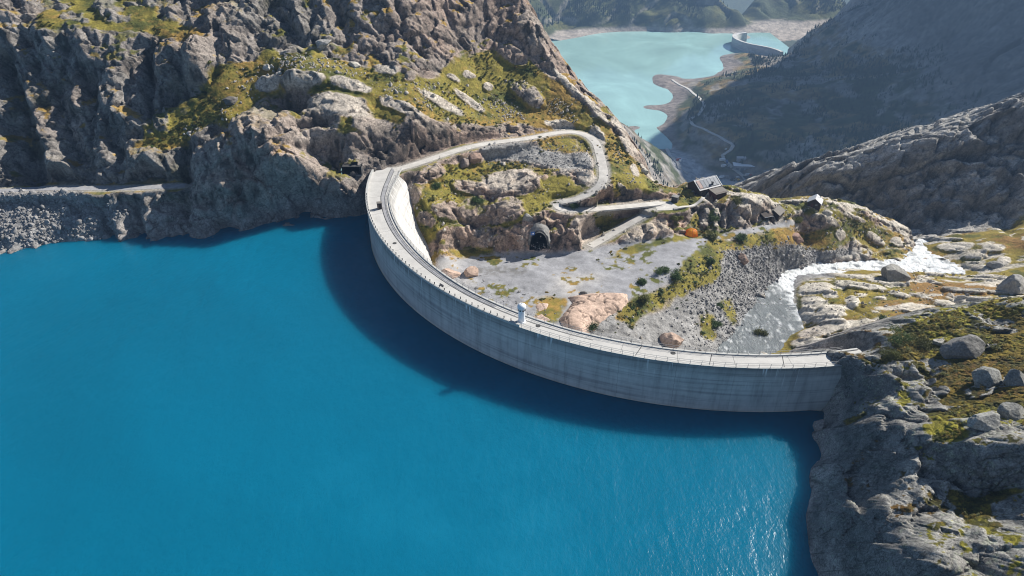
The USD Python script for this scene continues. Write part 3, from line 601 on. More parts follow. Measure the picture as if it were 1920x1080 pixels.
G.c += quiet * (1 - gravel) * (1 - hard) * 2.2 * lump + flat * (0.5 * fine + 0.25 * (fbm(Q / 0.9, 2, 12) - 0.5)) + debris * (0.9 * fine + 0.22 * D3) + gravel * 0.12 * fine
G.c += (1 - gravel) * (1 - hard) * 0.0 + cut * (1.2 * (rib2 - 0.5) + 0.8 * D3)
road_path = polyline(at_z(*np.array(ROAD, float).T)); road2_path = polyline(at_z(*np.array(ROAD2, float).T)); stub_path = polyline(at_z(*np.array(ROADSTUB, float).T)); ledge_path = polyline(at_z(*np.array(LEDGE, float).T))
for pth, w in ((road_path, 4.2), (road2_path, 3.8), (stub_path, 8.0), (ledge_path, 3.4)): G.carve(pth, w)
# bowl the ground clear of the dam's solid
P = G.xyz()
rr, th = np.hypot(P[..., 0] - DC[0], P[..., 1] - DC[1]), np.degrees(np.arctan2(P[..., 1] - DC[1], P[..., 0] - DC[0]))
N = gaussian_filter(G.normals(), (2, 2, 0)); N *= np.sign(N[..., 2].mean())
gorge_pre = sstep(G.A, -52, -30) * sstep(-P[..., 1], -285, -262) * sstep(-G.A, -75, -60)
# --- colours
n_big, n_mid, n_small = fbm(P / 28, 3, 21), fbm(P / 7, 4, 22), fbm(P / 1.6, 3, 23)
lime = fbm(np.stack([P[..., 0] / 1.6, P[..., 1] / 1.6, P[..., 2] / 11], -1), 3, 24)       # streaks running down the faces
warm = np.clip(sstep(G.A, -150, -10) * 0.45 + 0.45 * gorge_pre + 0.9 * (n_big - 0.5) + 0.5 * (r1 - 0.5), 0, 1) * (1 - 0.4 * left)
col = mixc(np.broadcast_to([0.225, 0.208, 0.192], P.shape), [0.36, 0.25, 0.19], warm)
col = col * (0.72 + 0.56 * n_mid)[..., None] * (0.86 + 0.28 * r2)[..., None] * (0.92 + 0.16 * r3)[..., None]
knoll_p = sstep(G.A, 68, 80) * sstep(P[..., 1], 250, 258)
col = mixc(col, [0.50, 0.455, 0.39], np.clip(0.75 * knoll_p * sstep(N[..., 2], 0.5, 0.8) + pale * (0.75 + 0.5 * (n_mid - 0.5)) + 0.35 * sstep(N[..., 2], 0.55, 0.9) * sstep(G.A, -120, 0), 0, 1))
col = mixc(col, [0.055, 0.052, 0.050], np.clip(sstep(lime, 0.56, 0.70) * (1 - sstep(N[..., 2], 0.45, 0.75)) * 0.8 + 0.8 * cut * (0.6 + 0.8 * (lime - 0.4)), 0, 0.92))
gully = left * hard * sstep(np.abs(rib - 0.5), 0.10, 0.22)
col = mixc(col, [0.060, 0.058, 0.030], 0.75 * gully * sstep(n_mid, 0.35, 0.6))
col = mixc(col, [0.05, 0.048, 0.042], 0.6 * sstep(-e2, -0.12, 0.0) * hard)
bleach = sstep(-P[..., 2], -11, -5) * sstep(-P[..., 1], -262, -240) * (G.A < -50)          # the scrubbed band above the water line
col = mixc(col, [0.33, 0.30, 0.285], 0.55 * bleach * hard)
scree_c = np.array([0.25, 0.245, 0.238]) * (0.6 + 0.8 * n_small)[..., None] * (0.85 + 0.3 * r3)[..., None]
col = mixc(col, scree_c, np.clip(debris * 1.3, 0, 1))
tr_ = fbm(np.stack([(P[..., 0] * 0.9 - P[..., 1] * 0.43) / 30, (P[..., 0] * 0.43 + P[..., 1] * 0.9) / 1.6, 0 * P[..., 0]], -1), 3, 27)
path_c = np.array([0.245, 0.247, 0.26]) * (0.66 + 0.3 * n_mid + 0.45 * tr_)[..., None]
bright_ = G.mask([(1030, 520), (1080, 512), (1140, 518), (1130, 530), (1060, 535)], 2.0, 2.0, seed=71); rubble_ = G.mask([(880, 505), (940, 498), (1005, 508), (960, 516), (900, 516)], 0.8, 1.5, seed=72)
path_c = mixc(path_c, [0.42, 0.40, 0.375], np.clip(0.7 * sstep(n_big + 0.35 * n_mid, 0.70, 0.92) + bright_ * (0.5 + n_mid * 0.6), 0, 1)); path_c = mixc(path_c, [0.15, 0.148, 0.145], rubble_ * sstep(n_small, 0.35, 0.6))
col = mixc(col, path_c, np.clip(gravel * 1.2, 0, 1))
creep = sstep(N[..., 2] + 0.9 * (n_mid - 0.5) + 0.6 * (n_small - 0.5), 0.66, 0.82) * (1 - gravel) * (1 - np.clip(pale * 1.6, 0, 1)) * (1 - debris * 0.75) * (0.85 - 0.25 * left)
creep *= 1 - bleach
g_w = np.clip(np.maximum(flat * (0.55 + 1.2 * (n_small - 0.2)), 0.9 * creep * hard), 0, 1) * (1 - np.clip(cut * 1.3, 0, 1))
g_w = np.maximum(g_w, 0.8 * gravel * sstep(n_mid + 0.5 * n_small, 0.86, 0.98))
grass_c = mixc(np.broadcast_to([0.190, 0.162, 0.032], P.shape), [0.080, 0.088, 0.022], sstep(n_mid, 0.45, 0.68))
grass_c = mixc(grass_c, [0.24, 0.155, 0.040], sstep(n_big + 0.5 * n_small, 0.72, 0.95))
grass_c = grass_c * (0.7 + 0.6 * n_small)[..., None]
col = mixc(col, grass_c, sstep(g_w, 0.25, 0.6))
# roads end in swept earth at their edges
for pth in (road_path, road2_path, ledge_path):
    d, _ = cKDTree(pth).query(P.reshape(-1, 3), distance_upper_bound=4.0); d = np.where(np.isfinite(d), d, 9).reshape(G.A.shape)
    col = mixc(col, [0.33, 0.315, 0.29], (1 - sstep(d, 2.2, 3.6)) * 0.8)

# openings: the tunnel mouth and the gallery window
def opening(pix): return shapely.contains_xy(Polygon(G.uv(*np.array(pix, float).T)).buffer(0), G.A, G.B)
TUN = [(993, 469), (992, 455), (995, 440), (1000, 431), (1010, 428), (1020, 431), (1026, 442), (1028, 456), (1029, 468)]
WIN = [(641, 313), (672, 308), (672, 323), (641, 327)]
drop = opening(TUN) | opening(WIN)
drop |= (G.A < -48) & (P[..., 1] < np.interp(G.A, [-270, -169, -112, -50], [186, 192, 200, 216]))
drop |= (P[..., 2] < -7) & (G.A < -20) & ((rr > DR + 1) | (P[..., 1] < 200))
drop |= (rr > DR - 0.6) & (rr < DR + 70) & (th < -60) & (th > -172) & (P[..., 0] > -46) & (P[..., 2] < 12.5)        # nothing stands in the lake in front of the dam
wg = np.zeros(G.c.shape)
gorge_w = union([(735, 322), (850, 286), (985, 262), (1060, 252), (1120, 262), (1135, 320), (1150, 350), (1240, 372), (1262, 380), (1272, 340), (1500, 370), (1750, 440), (1760, 470), (1500, 640), (1300, 700), (900, 640), (740, 420)], soft=0, ragged=0)
plateau_w = gravel * gorge_w * 2
knoll_w = union([(1262, 400), (1262, 340), (1500, 360), (1760, 440), (1720, 470), (1560, 445), (1480, 420), (1290, 432)], soft=0, ragged=0) * 1.5
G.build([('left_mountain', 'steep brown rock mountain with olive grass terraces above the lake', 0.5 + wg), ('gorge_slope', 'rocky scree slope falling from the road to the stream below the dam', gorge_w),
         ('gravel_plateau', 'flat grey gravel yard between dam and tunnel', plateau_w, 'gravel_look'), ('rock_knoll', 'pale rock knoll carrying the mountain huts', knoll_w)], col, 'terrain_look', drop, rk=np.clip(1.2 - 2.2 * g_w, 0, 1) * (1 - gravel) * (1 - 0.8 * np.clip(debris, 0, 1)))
grass_G, gorge_mask = flat * (1 - np.clip(cut, 0, 1)), gorge_w * (1 - gravel)

# ------------------------------------------------------------------ near ground 2: slabs on the right bank and the dark mountain flank behind them
zp = [(1395, 655, -29.1), (1430, 600, -30.6), (1475, 653, -28.0), (1510, 618, -28.2), (1507, 594, -28.4), (1493, 563, -29.0), (1491, 544, -29.4), (1501, 517, -30.2), (1560, 513, -31.2), (1640, 508, -32.0), (1700, 508, -32.6), (1760, 512, -33), (1810, 514, -33), (1790, 493, -34), (1760, 481, -34.4), (1740, 470, -35.6), (1738, 452, -37.8), (1600, 497, -33.6), (1450, 540, -31.8),
      (1540, 590, -25), (1550, 550, -26), (1540, 640, -23), (1600, 635, -19), (1500, 680, -26), (1600, 690, -17), (1600, 560, -24), (1600, 590, -22), (1650, 600, -18), (1650, 545, -25), (1680, 515, -30), (1700, 570, -21), (1700, 620, -11), (1760, 600, -13), (1760, 550, -23), (1830, 560, -20), (1850, 520, -27), (1840, 595, -10.5), (1920, 580, -11.5), (1920, 545, -22), (1990, 560, -14), (1760, 650, -2), (1900, 630, 0), (1680, 660, -4), (1900, 690, 8), (1700, 720, 4), (1990, 640, 6),
      (1800, 465, -31.5), (1860, 470, -29), (1920, 470, -27), (1990, 470, -22), (1860, 495, -30), (1920, 510, -26.5), (1775, 447, -35), (1840, 442, -30), (1920, 440, -25)]
yp = [(1735, 440, 291), (1700, 430, 306), (1640, 415, 320), (1560, 392, 336), (1480, 372, 366), (1440, 354, 392), (1500, 350, 362), (1600, 370, 337), (1600, 335, 345), (1700, 380, 317), (1700, 340, 328), (1700, 300, 336), (1800, 420, 299), (1800, 380, 309), (1800, 330, 320), (1800, 280, 330),
      (1900, 415, 291), (1900, 370, 301), (1900, 310, 314), (1920, 250, 326), (1990, 360, 299), (1990, 280, 313), (1860, 345, 312)]
sk = [(1415, 362, 402), (1500, 329, 374), (1600, 304, 355), (1700, 274, 343), (1800, 246, 337), (1920, 209, 333), (2000, 185, 333)]
yp += sk
sp = at_y(*np.array(sk, float).T)
# the mountain side of the stream dives under it so that the two banks meet below the water
B = Patch(math.radians(28), 0.58, zp, yp, np.vstack([sp + [0, 22, -5], sp + [0, 60, -28], [(60, 250, -60), (40, 200, -52), (70, 300, -75), (95, 330, -80), (60, 170, -48)]]), (46, 392), (60, 400), smooth=0.4, seed=2)
base = B.c.copy()
for k, (pts, w, d) in enumerate([([(1905, 320), (1895, 420), (1900, 450)], 2.5, 3.5), ([(1770, 340), (1772, 400), (1775, 440)], 1.6, 2.4), ([(1660, 330), (1690, 370), (1700, 420)], 2.0, 2.4), ([(1480, 350), (1560, 380), (1650, 410)], 2, 2), ([(1540, 340), (1600, 325), (1680, 300)], 1.8, 1.8),
                                 ([(1780, 330), (1850, 310), (1920, 300)], 1.8, 2.0), ([(1770, 300), (1760, 340)], 1.6, 2), ([(1690, 350), (1740, 345), (1770, 350)], 1.3, 1.6), ([(1860, 280), (1900, 262), (1940, 250)], 1.6, 1.8), ([(1700, 385), (1760, 395)], 1.4, 1.6),
                                 ([(1685, 485), (1720, 520), (1800, 545)], 0.9, 1.4), ([(1765, 545), (1820, 580), (1870, 590)], 0.9, 1.6), ([(1577, 530), (1590, 570), (1640, 600), (1700, 612)], 0.8, 1.0)]):
    B.cleft(pts, w, d, k + 60)
rock_w = np.zeros(B.c.shape, np.float32)
for u, v, ru, rv, rot, h in [
        (1526, 542, 38, 15, -5, 1.6), (1556, 553, 18, 8, 5, 1.1), (1524, 570, 30, 15, 0, 1.8), (1556, 586, 32, 13, -4, 2.0), (1552, 601, 36, 9, -3, 1.6), (1512, 588, 16, 13, 0, 1.4), (1610, 537, 50, 15, 20, 1.8), (1606, 520, 60, 11, 9, 1.4), (1570, 506, 46, 8, 4, 1.0), (1660, 530, 40, 8, 16, 1.2), (1684, 553, 18, 14, 35, 1.5), (1735, 586, 18, 11, 12, 1.5), (1695, 582, 11, 9, 30, 1.2),
        (1767, 570, 17, 18, 35, 1.8), (1790, 562, 15, 14, 20, 1.6), (1726, 556, 8, 20, -38, 1.2), (1804, 546, 42, 12, 14, 2.2), (1832, 564, 40, 10, 11, 2.4), (1866, 549, 36, 9, 10, 1.7), (1880, 578, 34, 8, 4, 1.5), (1816, 523, 48, 8, 14, 1.3), (1857, 520, 32, 10, 20, 2.0), (1748, 516, 16, 9, 5, 1.4), (1742, 527, 22, 8, 25, 1.0), (1597, 566, 15, 11, 25, 1.7), (1538, 622, 54, 14, -14, 2.4), (1600, 618, 30, 8, -4, 1.6),
        (1520, 645, 44, 11, -4, 2.2), (1580, 648, 30, 9, -4, 1.6), (1769, 450, 42, 8, -3, 1.8), (1792, 463, 38, 9, -4, 1.8), (1826, 478, 24, 9, 0, 1.6), (1862, 466, 24, 9, 0, 1.6), (1830, 500, 26, 8, 10, 1.3), (1880, 490, 16, 9, 0, 1.2), (1758, 618, 26, 8, 12, 1.2), (1790, 612, 30, 8, 12, 1.3), (1720, 602, 22, 6, -10, 1), (1840, 588, 34, 6, 6, 1.0), (1900, 592, 24, 6, 6, 1.0), (1650, 560, 12, 7, 10, .8), (1640, 585, 10, 6, 0, .8)]:
    w = B.bulge(u, v, ru, rv, rot, h, rag=0.22)
    if w is not None: rock_w = np.maximum(rock_w, w)
P = B.xyz()
mount = sstep(P[..., 1] - 0.25 * (P[..., 0] - 150), 262, 284)
nb = fbm(np.stack([B.A / 16, B.B / 7, B.c * 0.02], -1), 4, 31)
grassy = (1 - rock_w) * (1 - mount)
patch = sstep(fbm(np.stack([B.A / 9, B.B / 4.5, B.c * 0.1], -1), 3, 33), 0.52, 0.60)
grassy = np.clip(grassy * (1 - 0.75 * patch), 0, 1)
hard = 1 - grassy
Q = np.stack([B.A, B.B, B.c], -1)
D0, e0, r0 = B.blocks(24, 2.6, 2.4, -24, seed=13, tilt=0.14, dome=0.4, crack=0.8); D1, e1, r1 = B.blocks(8, 1.1, 2.6, -20, seed=14, tilt=0.25, dome=0.4, crack=0.8); D2, e2, r2 = B.blocks(3.2, 0.42, 2.2, -12, seed=15, tilt=0.22, dome=0.4, crack=0.8)
fine = fbm(Q / 2.4, 4, 34) - 0.5
D1 = D1 * (1 - mount) + mount * np.maximum(D1, B.blocks(6, 1.1, 2.6, 50, seed=16, tilt=0.35, dome=0.1, crack=0.4)[0]); D2 = D2 * (1 - mount) + mount * np.maximum(D2, B.blocks(2.6, 0.42, 2.2, 60, seed=17, tilt=0.35, dome=0.1, crack=0.4)[0])
B.c += mount * (1.2 * D0 + 1.9 * D1 + 1.5 * D2 + 1.3 * fine) + (1 - mount) * hard * (0.35 * D1 + 0.6 * D2 + 0.5 * fine) + grassy * (0.6 * (fbm(Q / 6, 3, 35) - 0.5) + 0.35 * fine + 0.2 * (fbm(Q / 0.9, 2, 36) - 0.5))
P = B.xyz(); N = gaussian_filter(B.normals(), (2, 2, 0)); N *= np.sign(N[..., 2].mean())
n_big, n_mid, n_small = fbm(P / 22, 3, 41), fbm(P / 5, 4, 42), fbm(P / 1.4, 3, 43)
col = mixc(np.broadcast_to([0.50, 0.46, 0.395], P.shape), [0.205, 0.198, 0.19], np.clip(mount * 0.95 + 0.7 * (n_mid - 0.5), 0, 1))
col = mixc(col, [0.40, 0.30, 0.25], sstep(-P[..., 0], -112, -90) * (1 - mount) * sstep(n_big, 0.4, 0.6) * 0.5)
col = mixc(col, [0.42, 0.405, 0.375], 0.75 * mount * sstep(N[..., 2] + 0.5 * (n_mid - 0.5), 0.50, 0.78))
col = col * (0.76 + 0.48 * n_mid)[..., None] * (0.88 + 0.24 * r1)[..., None]
col = mixc(col, [0.07, 0.066, 0.058], np.clip(0.75 * sstep(-e2, -0.10, 0) + 0.5 * sstep(-e1, -0.08, 0) * mount, 0, 0.85))
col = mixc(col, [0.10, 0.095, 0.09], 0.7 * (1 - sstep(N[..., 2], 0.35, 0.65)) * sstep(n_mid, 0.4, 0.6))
gc = mixc(np.broadcast_to([0.20, 0.155, 0.026], P.shape), [0.095, 0.095, 0.02], sstep(n_mid, 0.47, 0.66)); gc = mixc(gc, [0.20, 0.115, 0.035], sstep(n_big + 0.5 * n_small, 0.74, 0.95)); gc *= (0.7 + 0.6 * n_small)[..., None]
creep = sstep(N[..., 2] + 0.8 * (n_mid - 0.5) + 0.7 * (nb - 0.5) - 0.25 * e1, 0.66, 0.8)
g_w = np.clip(np.maximum(grassy * (0.5 + 1.1 * (n_small - 0.15)), creep * (0.30 * mount + 0.35 * patch * (1 - mount))), 0, 1)
wet = sstep(-P[..., 2], 28.0, 30.0) * (1 - mount) * (P[..., 0] < 125)
g_w *= 1 - wet
col = mixc(col, gc, sstep(g_w, 0.25, 0.6)); col = mixc(col, np.array([0.20, 0.20, 0.205]) * (0.6 + 0.8 * n_small)[..., None], wet)
drop = (P[..., 0] < 58) | (P[..., 2] < -75) & (P[..., 1] < 340)
thb, rrb = np.degrees(np.arctan2(P[..., 1] - DC[1], P[..., 0] - DC[0])), np.hypot(P[..., 0] - DC[0], P[..., 1] - DC[1])
drop |= (rrb > DR - 0.5) & (thb > -178) & (thb < -77)
drop |= (P[..., 1] < 215) & (P[..., 2] < -38) & (P[..., 0] < 80)
grass_B = grassy
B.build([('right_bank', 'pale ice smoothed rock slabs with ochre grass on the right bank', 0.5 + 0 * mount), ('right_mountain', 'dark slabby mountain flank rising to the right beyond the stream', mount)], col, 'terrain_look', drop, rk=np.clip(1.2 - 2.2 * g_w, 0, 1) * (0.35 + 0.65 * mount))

# ------------------------------------------------------------------ near ground 3: the rocky right abutment in the foreground
zp = [(1546, 772, 0), (1530, 800, 0), (1526, 830, 0), (1520, 880, 0), (1513, 960, 0), (1514, 1020, 0), (1546, 1085, 0), (1600, 1160, 0),
      (1606, 662, 14.2), (1585, 700, 10.5), (1572, 735, 6), (1600, 720, 11.5), (1590, 775, 9), (1560, 800, 4), (1560, 830, 5.2), (1550, 900, 5), (1545, 980, 5), (1580, 1060, 6), (1610, 900, 10.5), (1610, 1000, 11.5), (1640, 1100, 14), (1600, 840, 9.5),
      (1650, 700, 15), (1640, 650, 15.5), (1700, 640, 17), (1700, 760, 18.3), (1650, 790, 16.4), (1640, 860, 14.5), (1660, 950, 16), (1680, 1060, 18), (1760, 700, 19.5), (1760, 630, 18.5), (1850, 650, 21.5), (1850, 600, 20), (1920, 620, 23), (1990, 620, 25), (1800, 770, 23), (1755, 820, 22.5), (1900, 720, 26), (1990, 740, 30),
      (1920, 800, 28.5), (1850, 840, 26), (1770, 880, 20.5), (1850, 930, 22.5), (1920, 920, 25), (1750, 980, 20), (1850, 1010, 24), (1920, 1010, 26), (1800, 1090, 23), (1920, 1100, 28), (1990, 950, 30), (1700, 1180, 20), (1900, 1200, 28), (2050, 1100, 34), (2050, 850, 35)]
back = at_z(*np.array([(1606, 652, 14.2), (1690, 622, 16.5), (1760, 600, 18), (1850, 585, 20), (1930, 575, 22), (2050, 570, 25)], float).T)
fsh = at_z(*np.array(zp[:8], float).T)
F = Patch(math.radians(34), 0.17, zp, [], np.vstack([fsh + [-3, -1.5, -6], fsh + [-8, -4, -14], back + [2, 9, -3], back + [4, 22, -14], [(78, 140, 9), (80, 150, -4), (74, 131, 13.5)], [(30, 70, -20), (40, 60, -18)]]), (44, 150), (42, 150), smooth=0.3, seed=3, coarse=4)
for k, (pts, w, d) in enumerate([([(1642, 740), (1648, 790), (1649, 844), (1625, 868), (1603, 890), (1606, 926), (1598, 1000), (1604, 1080)], 0.9, 2.2), ([(1690, 690), (1735, 700), (1742, 760), (1690, 800)], 0.7, 1.3), ([(1770, 890), (1810, 915), (1845, 940), (1885, 915), (1925, 890)], 1.0, 2.4), ([(1577, 940), (1565, 1000), (1552, 1050)], 0.35, 0.6),
                                 ([(1700, 830), (1650, 900), (1640, 960), (1660, 1060)], 0.7, 1.0), ([(1560, 860), (1590, 880), (1604, 890)], 0.4, 0.7), ([(1535, 880), (1560, 915), (1598, 945)], 0.3, 0.5), ([(1720, 870), (1740, 920), (1720, 1000)], 0.6, 0.9), ([(1600, 700), (1630, 720), (1660, 760)], 0.6, 0.9), ([(1835, 860), (1845, 925)], 0.25, 0.6), ([(1545, 1000), (1600, 1030), (1650, 1090)], 0.4, 0.7),
                                 ([(1600, 780), (1570, 810), (1560, 860)], 0.5, 0.8), ([(1760, 1000), (1820, 1010), (1900, 1000)], 0.5, 0.8), ([(1680, 1000), (1740, 960), (1800, 960)], 0.4, 0.7)]):
    F.cleft(pts, w, d, k + 120)
rock_w = np.zeros(F.c.shape, np.float32)
for u, v, ru, rv, rot, h in [(1866, 868, 74, 50, 6, 2.2), (1808, 700, 0, 0, 0, 0), (1700, 690, 26, 16, -10, 1.0), (1665, 705, 24, 22, 0, 1.0), (1640, 750, 30, 20, -40, 0.9), (1720, 735, 26, 16, 20, 1.2), (1620, 830, 30, 34, 20, 1.3), (1560, 900, 34, 80, 0, 1.3), (1690, 820, 40, 30, -20, 1.2), (1650, 780, 24, 14, -30, .8), (1860, 790, 44, 16, 0, .8),
                             (1760, 735, 18, 12, 0, .7), (1690, 900, 34, 50, 10, 1.3), (1640, 960, 26, 44, 5, 1.0), (1740, 930, 40, 30, 0, 1.1), (1880, 1000, 50, 34, -12, 1.4), (1780, 1040, 60, 34, 0, 1.2), (1700, 1050, 40, 40, 0, 1.0), (1600, 1040, 30, 30, 0, 1.0), (1590, 735, 16, 40, 25, 1.0), (1890, 830, 40, 16, 4, .6), (1840, 645, 30, 9, 8, .8), (1780, 640, 26, 8, 10, .6), (1880, 620, 30, 7, 5, .6)]:
    if ru:
        w = F.bulge(u, v, ru, rv, rot, h, rag=0.25, edge=0.25)
        if w is not None: rock_w = np.maximum(rock_w, w)
def unionF(*polys, soft=0.4, ragged=0.8):
    out = np.zeros(F.c.shape, np.float32)
    for k, p in enumerate(polys): out = np.maximum(out, F.mask(p, soft, ragged, 0.5, seed=k + 40))
    return out
moss = unionF([(1630, 655), (1690, 615), (1760, 590), (1930, 560), (2050, 570), (2050, 760), (1920, 800), (1880, 770), (1850, 770), (1830, 790), (1800, 830), (1745, 825), (1738, 775), (1760, 750), (1740, 700), (1700, 700), (1690, 665), (1650, 690)],
              [(1575, 775), (1600, 750), (1632, 742), (1630, 770), (1620, 800), (1595, 812)], [(1770, 885), (1800, 905), (1840, 930), (1920, 905), (1920, 920), (1860, 950), (1880, 1010), (1830, 1000), (1790, 950), (1765, 910)], [(1720, 820), (1760, 822), (1745, 850), (1728, 846)], [(1630, 665), (1660, 700), (1640, 715), (1625, 690)], [(1900, 960), (1930, 950), (1930, 1000)])
P = F.xyz()
bare = sstep(fbm(P / 4.2, 3, 57), 0.53, 0.60) * sstep(fbm(P / 13, 2, 58), 0.38, 0.5)
moss = np.clip(moss * (1 - 0.8 * rock_w) * (1 - 0.85 * bare), 0, 1)
hard = 1 - moss
Q = np.stack([F.A, F.B, F.c], -1)
D1, e1, r1 = F.blocks(8.0, 1.0, 1.5, 50, seed=23, tilt=0.2, dome=0.2, crack=0.8); D2, e2, r2 = F.blocks(2.8, 0.34, 1.5, 60, seed=24, tilt=0.3, dome=0.2, crack=0.8); D3, e3, r3 = F.blocks(0.9, 0.11, 1.4, 20, seed=25, tilt=0.3, dome=0.2, crack=0.8)
fine = fbm(Q / 1.3, 5, 52) - 0.5
D1 = np.maximum(D1, F.blocks(6.0, 1.0, 1.7, -30, seed=28, tilt=0.4, dome=0.1, crack=0.4)[0]) - 0.3; D2 = np.maximum(D2, F.blocks(2.0, 0.34, 1.6, -20, seed=29, tilt=0.42, dome=0.1, crack=0.4)[0]) - 0.1; D3 = np.maximum(D3, F.blocks(0.7, 0.11, 1.6, -50, seed=30, tilt=0.4, dome=0.1, crack=0.4)[0]) - 0.03
_, tus, _, _ = F.cells(1.1, 1.2, 10, 0.5, 26); tus = np.clip(tus / 0.5, 0, 1)
_, tus2, _, _ = F.cells(0.45, 1.1, 40, 0.5, 27); tus2 = np.clip(tus2 / 0.2, 0, 1)
F.c += hard * (D1 + 0.95 * D2 + 0.8 * D3 + 0.25 * fine + 0.8 * (fbm(Q / 5, 3, 55) - 0.5)) + moss * (1.9 * (fbm(Q / 3.8, 4, 53) - 0.5) + 0.45 * (tus - 0.5) + 0.14 * (tus2 - 0.5) + 0.2 * fine)
P = F.xyz(); N = gaussian_filter(F.normals(), (2, 2, 0)); N *= np.sign(N[..., 2].mean())
n_big, n_mid, n_small, n_tiny = fbm(P / 14, 3, 61), fbm(P / 3, 4, 62), fbm(P / 0.7, 3, 63), fbm(P / 0.22, 2, 64)
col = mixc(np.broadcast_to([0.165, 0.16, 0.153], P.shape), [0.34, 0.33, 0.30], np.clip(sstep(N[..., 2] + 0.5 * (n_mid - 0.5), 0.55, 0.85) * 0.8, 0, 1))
low = sstep(-P[..., 2], -9.0, -5.0) * sstep(n_big + 0.3 * n_mid, 0.4, 0.7)
col = mixc(col, [0.36, 0.32, 0.295], 0.85 * low)
col = col * (0.70 + 0.6 * n_mid)[..., None] * (0.8 + 0.4 * n_small)[..., None] * (0.86 + 0.28 * r2)[..., None]
col = mixc(col, [0.06, 0.06, 0.058], 0.75 * sstep(n_mid + 0.6 * n_small, 0.86, 1.0) * (1 - low))
col = mixc(col, [0.30, 0.33, 0.24], 0.45 * sstep(n_small + 0.5 * n_big, 0.84, 0.98))
col = mixc(col, [0.05, 0.048, 0.042], 0.7 * sstep(-e2, -0.08, 0) + 0.2 * sstep(-e3, -0.1, 0))
mc = mixc(np.broadcast_to([0.185, 0.135, 0.018], P.shape), [0.060, 0.058, 0.013], sstep(n_mid + 0.2 * n_small, 0.50, 0.72)); mc = mixc(mc, [0.21, 0.19, 0.022], sstep(n_big + 0.4 * n_small, 0.72, 0.9)); mc = mixc(mc, [0.15, 0.075, 0.02], sstep(-n_big + 0.5 * n_small, -0.22, 0.02) * 0.7)
mc = mc * ((0.55 + 0.5 * n_small) * (0.6 + 0.45 * tus + 0.25 * n_tiny))[..., None]
creep = sstep(N[..., 2] + 0.9 * (n_mid - 0.5) + 0.5 * (n_small - 0.5), 0.80, 0.95) * sstep(P[..., 2], 6, 11)
g_w = np.maximum(moss * (0.6 + 0.9 * (n_small - 0.1)), 0.75 * creep)
col = mixc(col, mc, sstep(g_w, 0.3, 0.55))
thf, rrf = np.degrees(np.arctan2(P[..., 1] - DC[1], P[..., 0] - DC[0])), np.hypot(P[..., 0] - DC[0], P[..., 1] - DC[1])
drop = (P[..., 2] < -5) | ((rrf > DR - 6) & (rrf < DR + 0.2) & (thf < -82.5) & (thf > -120)) | ((rrf <= DR - 5) & (thf < -83) & (thf > -150))
moss_F = moss
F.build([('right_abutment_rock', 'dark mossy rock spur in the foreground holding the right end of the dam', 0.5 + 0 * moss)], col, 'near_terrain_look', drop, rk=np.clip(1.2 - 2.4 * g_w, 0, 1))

# ------------------------------------------------------------------ far ground: the valley with the lower lake
LZ = -300.0
zp = [(1212, 200, LZ), (1230, 160, LZ), (1240, 140, LZ), (1285, 120, LZ), (1375, 101, LZ), (1435, 108, LZ), (1255, 192, LZ), (1245, 250, LZ), (1260, 272, LZ), (1190, 232, LZ - 1), (1240, 262, LZ - 3), (1220, 225, LZ - 8), (1200, 180, LZ - 14), (1230, 130, LZ - 14), (1300, 105, LZ - 14), (1150, 150, LZ - 20), (1100, 120, LZ - 25),
      (1272, 285, LZ + 6), (1300, 325, LZ + 5), (1350, 335, LZ + 5), (1400, 345, LZ + 2), (1420, 330, LZ + 8), (1285, 330, LZ + 8), (1330, 305, LZ + 12)]
yp = [(1178, 236, 960), (1200, 262, 930), (1230, 292, 905), (1255, 330, 880), (1265, 370, 840), (1175, 250, 800), (1180, 300, 730), (1220, 340, 760), (1130, 260, 720), (1270, 310, 960),
      (1285, 135, 1545), (1305, 121, 1590), (1380, 100, 1640), (1400, 99, 1625), (1450, 108, 1600), (1300, 200, 1225), (1290, 160, 1390), (1300, 250, 1080), (1330, 200, 1185), (1350, 150, 1360), (1350, 300, 985), (1400, 150, 1330), (1400, 220, 1110), (1400, 280, 985), (1450, 130, 1430), (1470, 230, 1060), (1480, 310, 905),
      (1500, 180, 1180), (1520, 270, 960), (1560, 290, 900), (1600, 200, 1080), (1600, 150, 1190), (1700, 200, 1000), (1700, 150, 1100), (1750, 230, 900), (1800, 180, 960), (1920, 200, 830), (1920, 150, 890), (1850, 120, 980), (1620, 260, 930), (2050, 150, 830), (2050, 50, 930),
      (1480, 108, 1620), (1500, 85, 1600), (1540, 95, 1500), (1560, 60, 1540), (1600, 80, 1420), (1620, 30, 1500), (1680, 60, 1350), (1700, 10, 1390), (1780, 60, 1220), (1800, -20, 1290), (1900, 60, 1060), (1920, 0, 1110), (1920, -80, 1180), (1750, -60, 1400), (2050, -60, 1050)]
sk = [(1468, 104, 1680), (1500, 74, 1640), (1560, 40, 1600), (1600, 15, 1580), (1650, -8, 1570), (1720, -40, 1565), (1790, -85, 1560)]
yp += sk; sp = at_y(*np.array(sk, float).T)
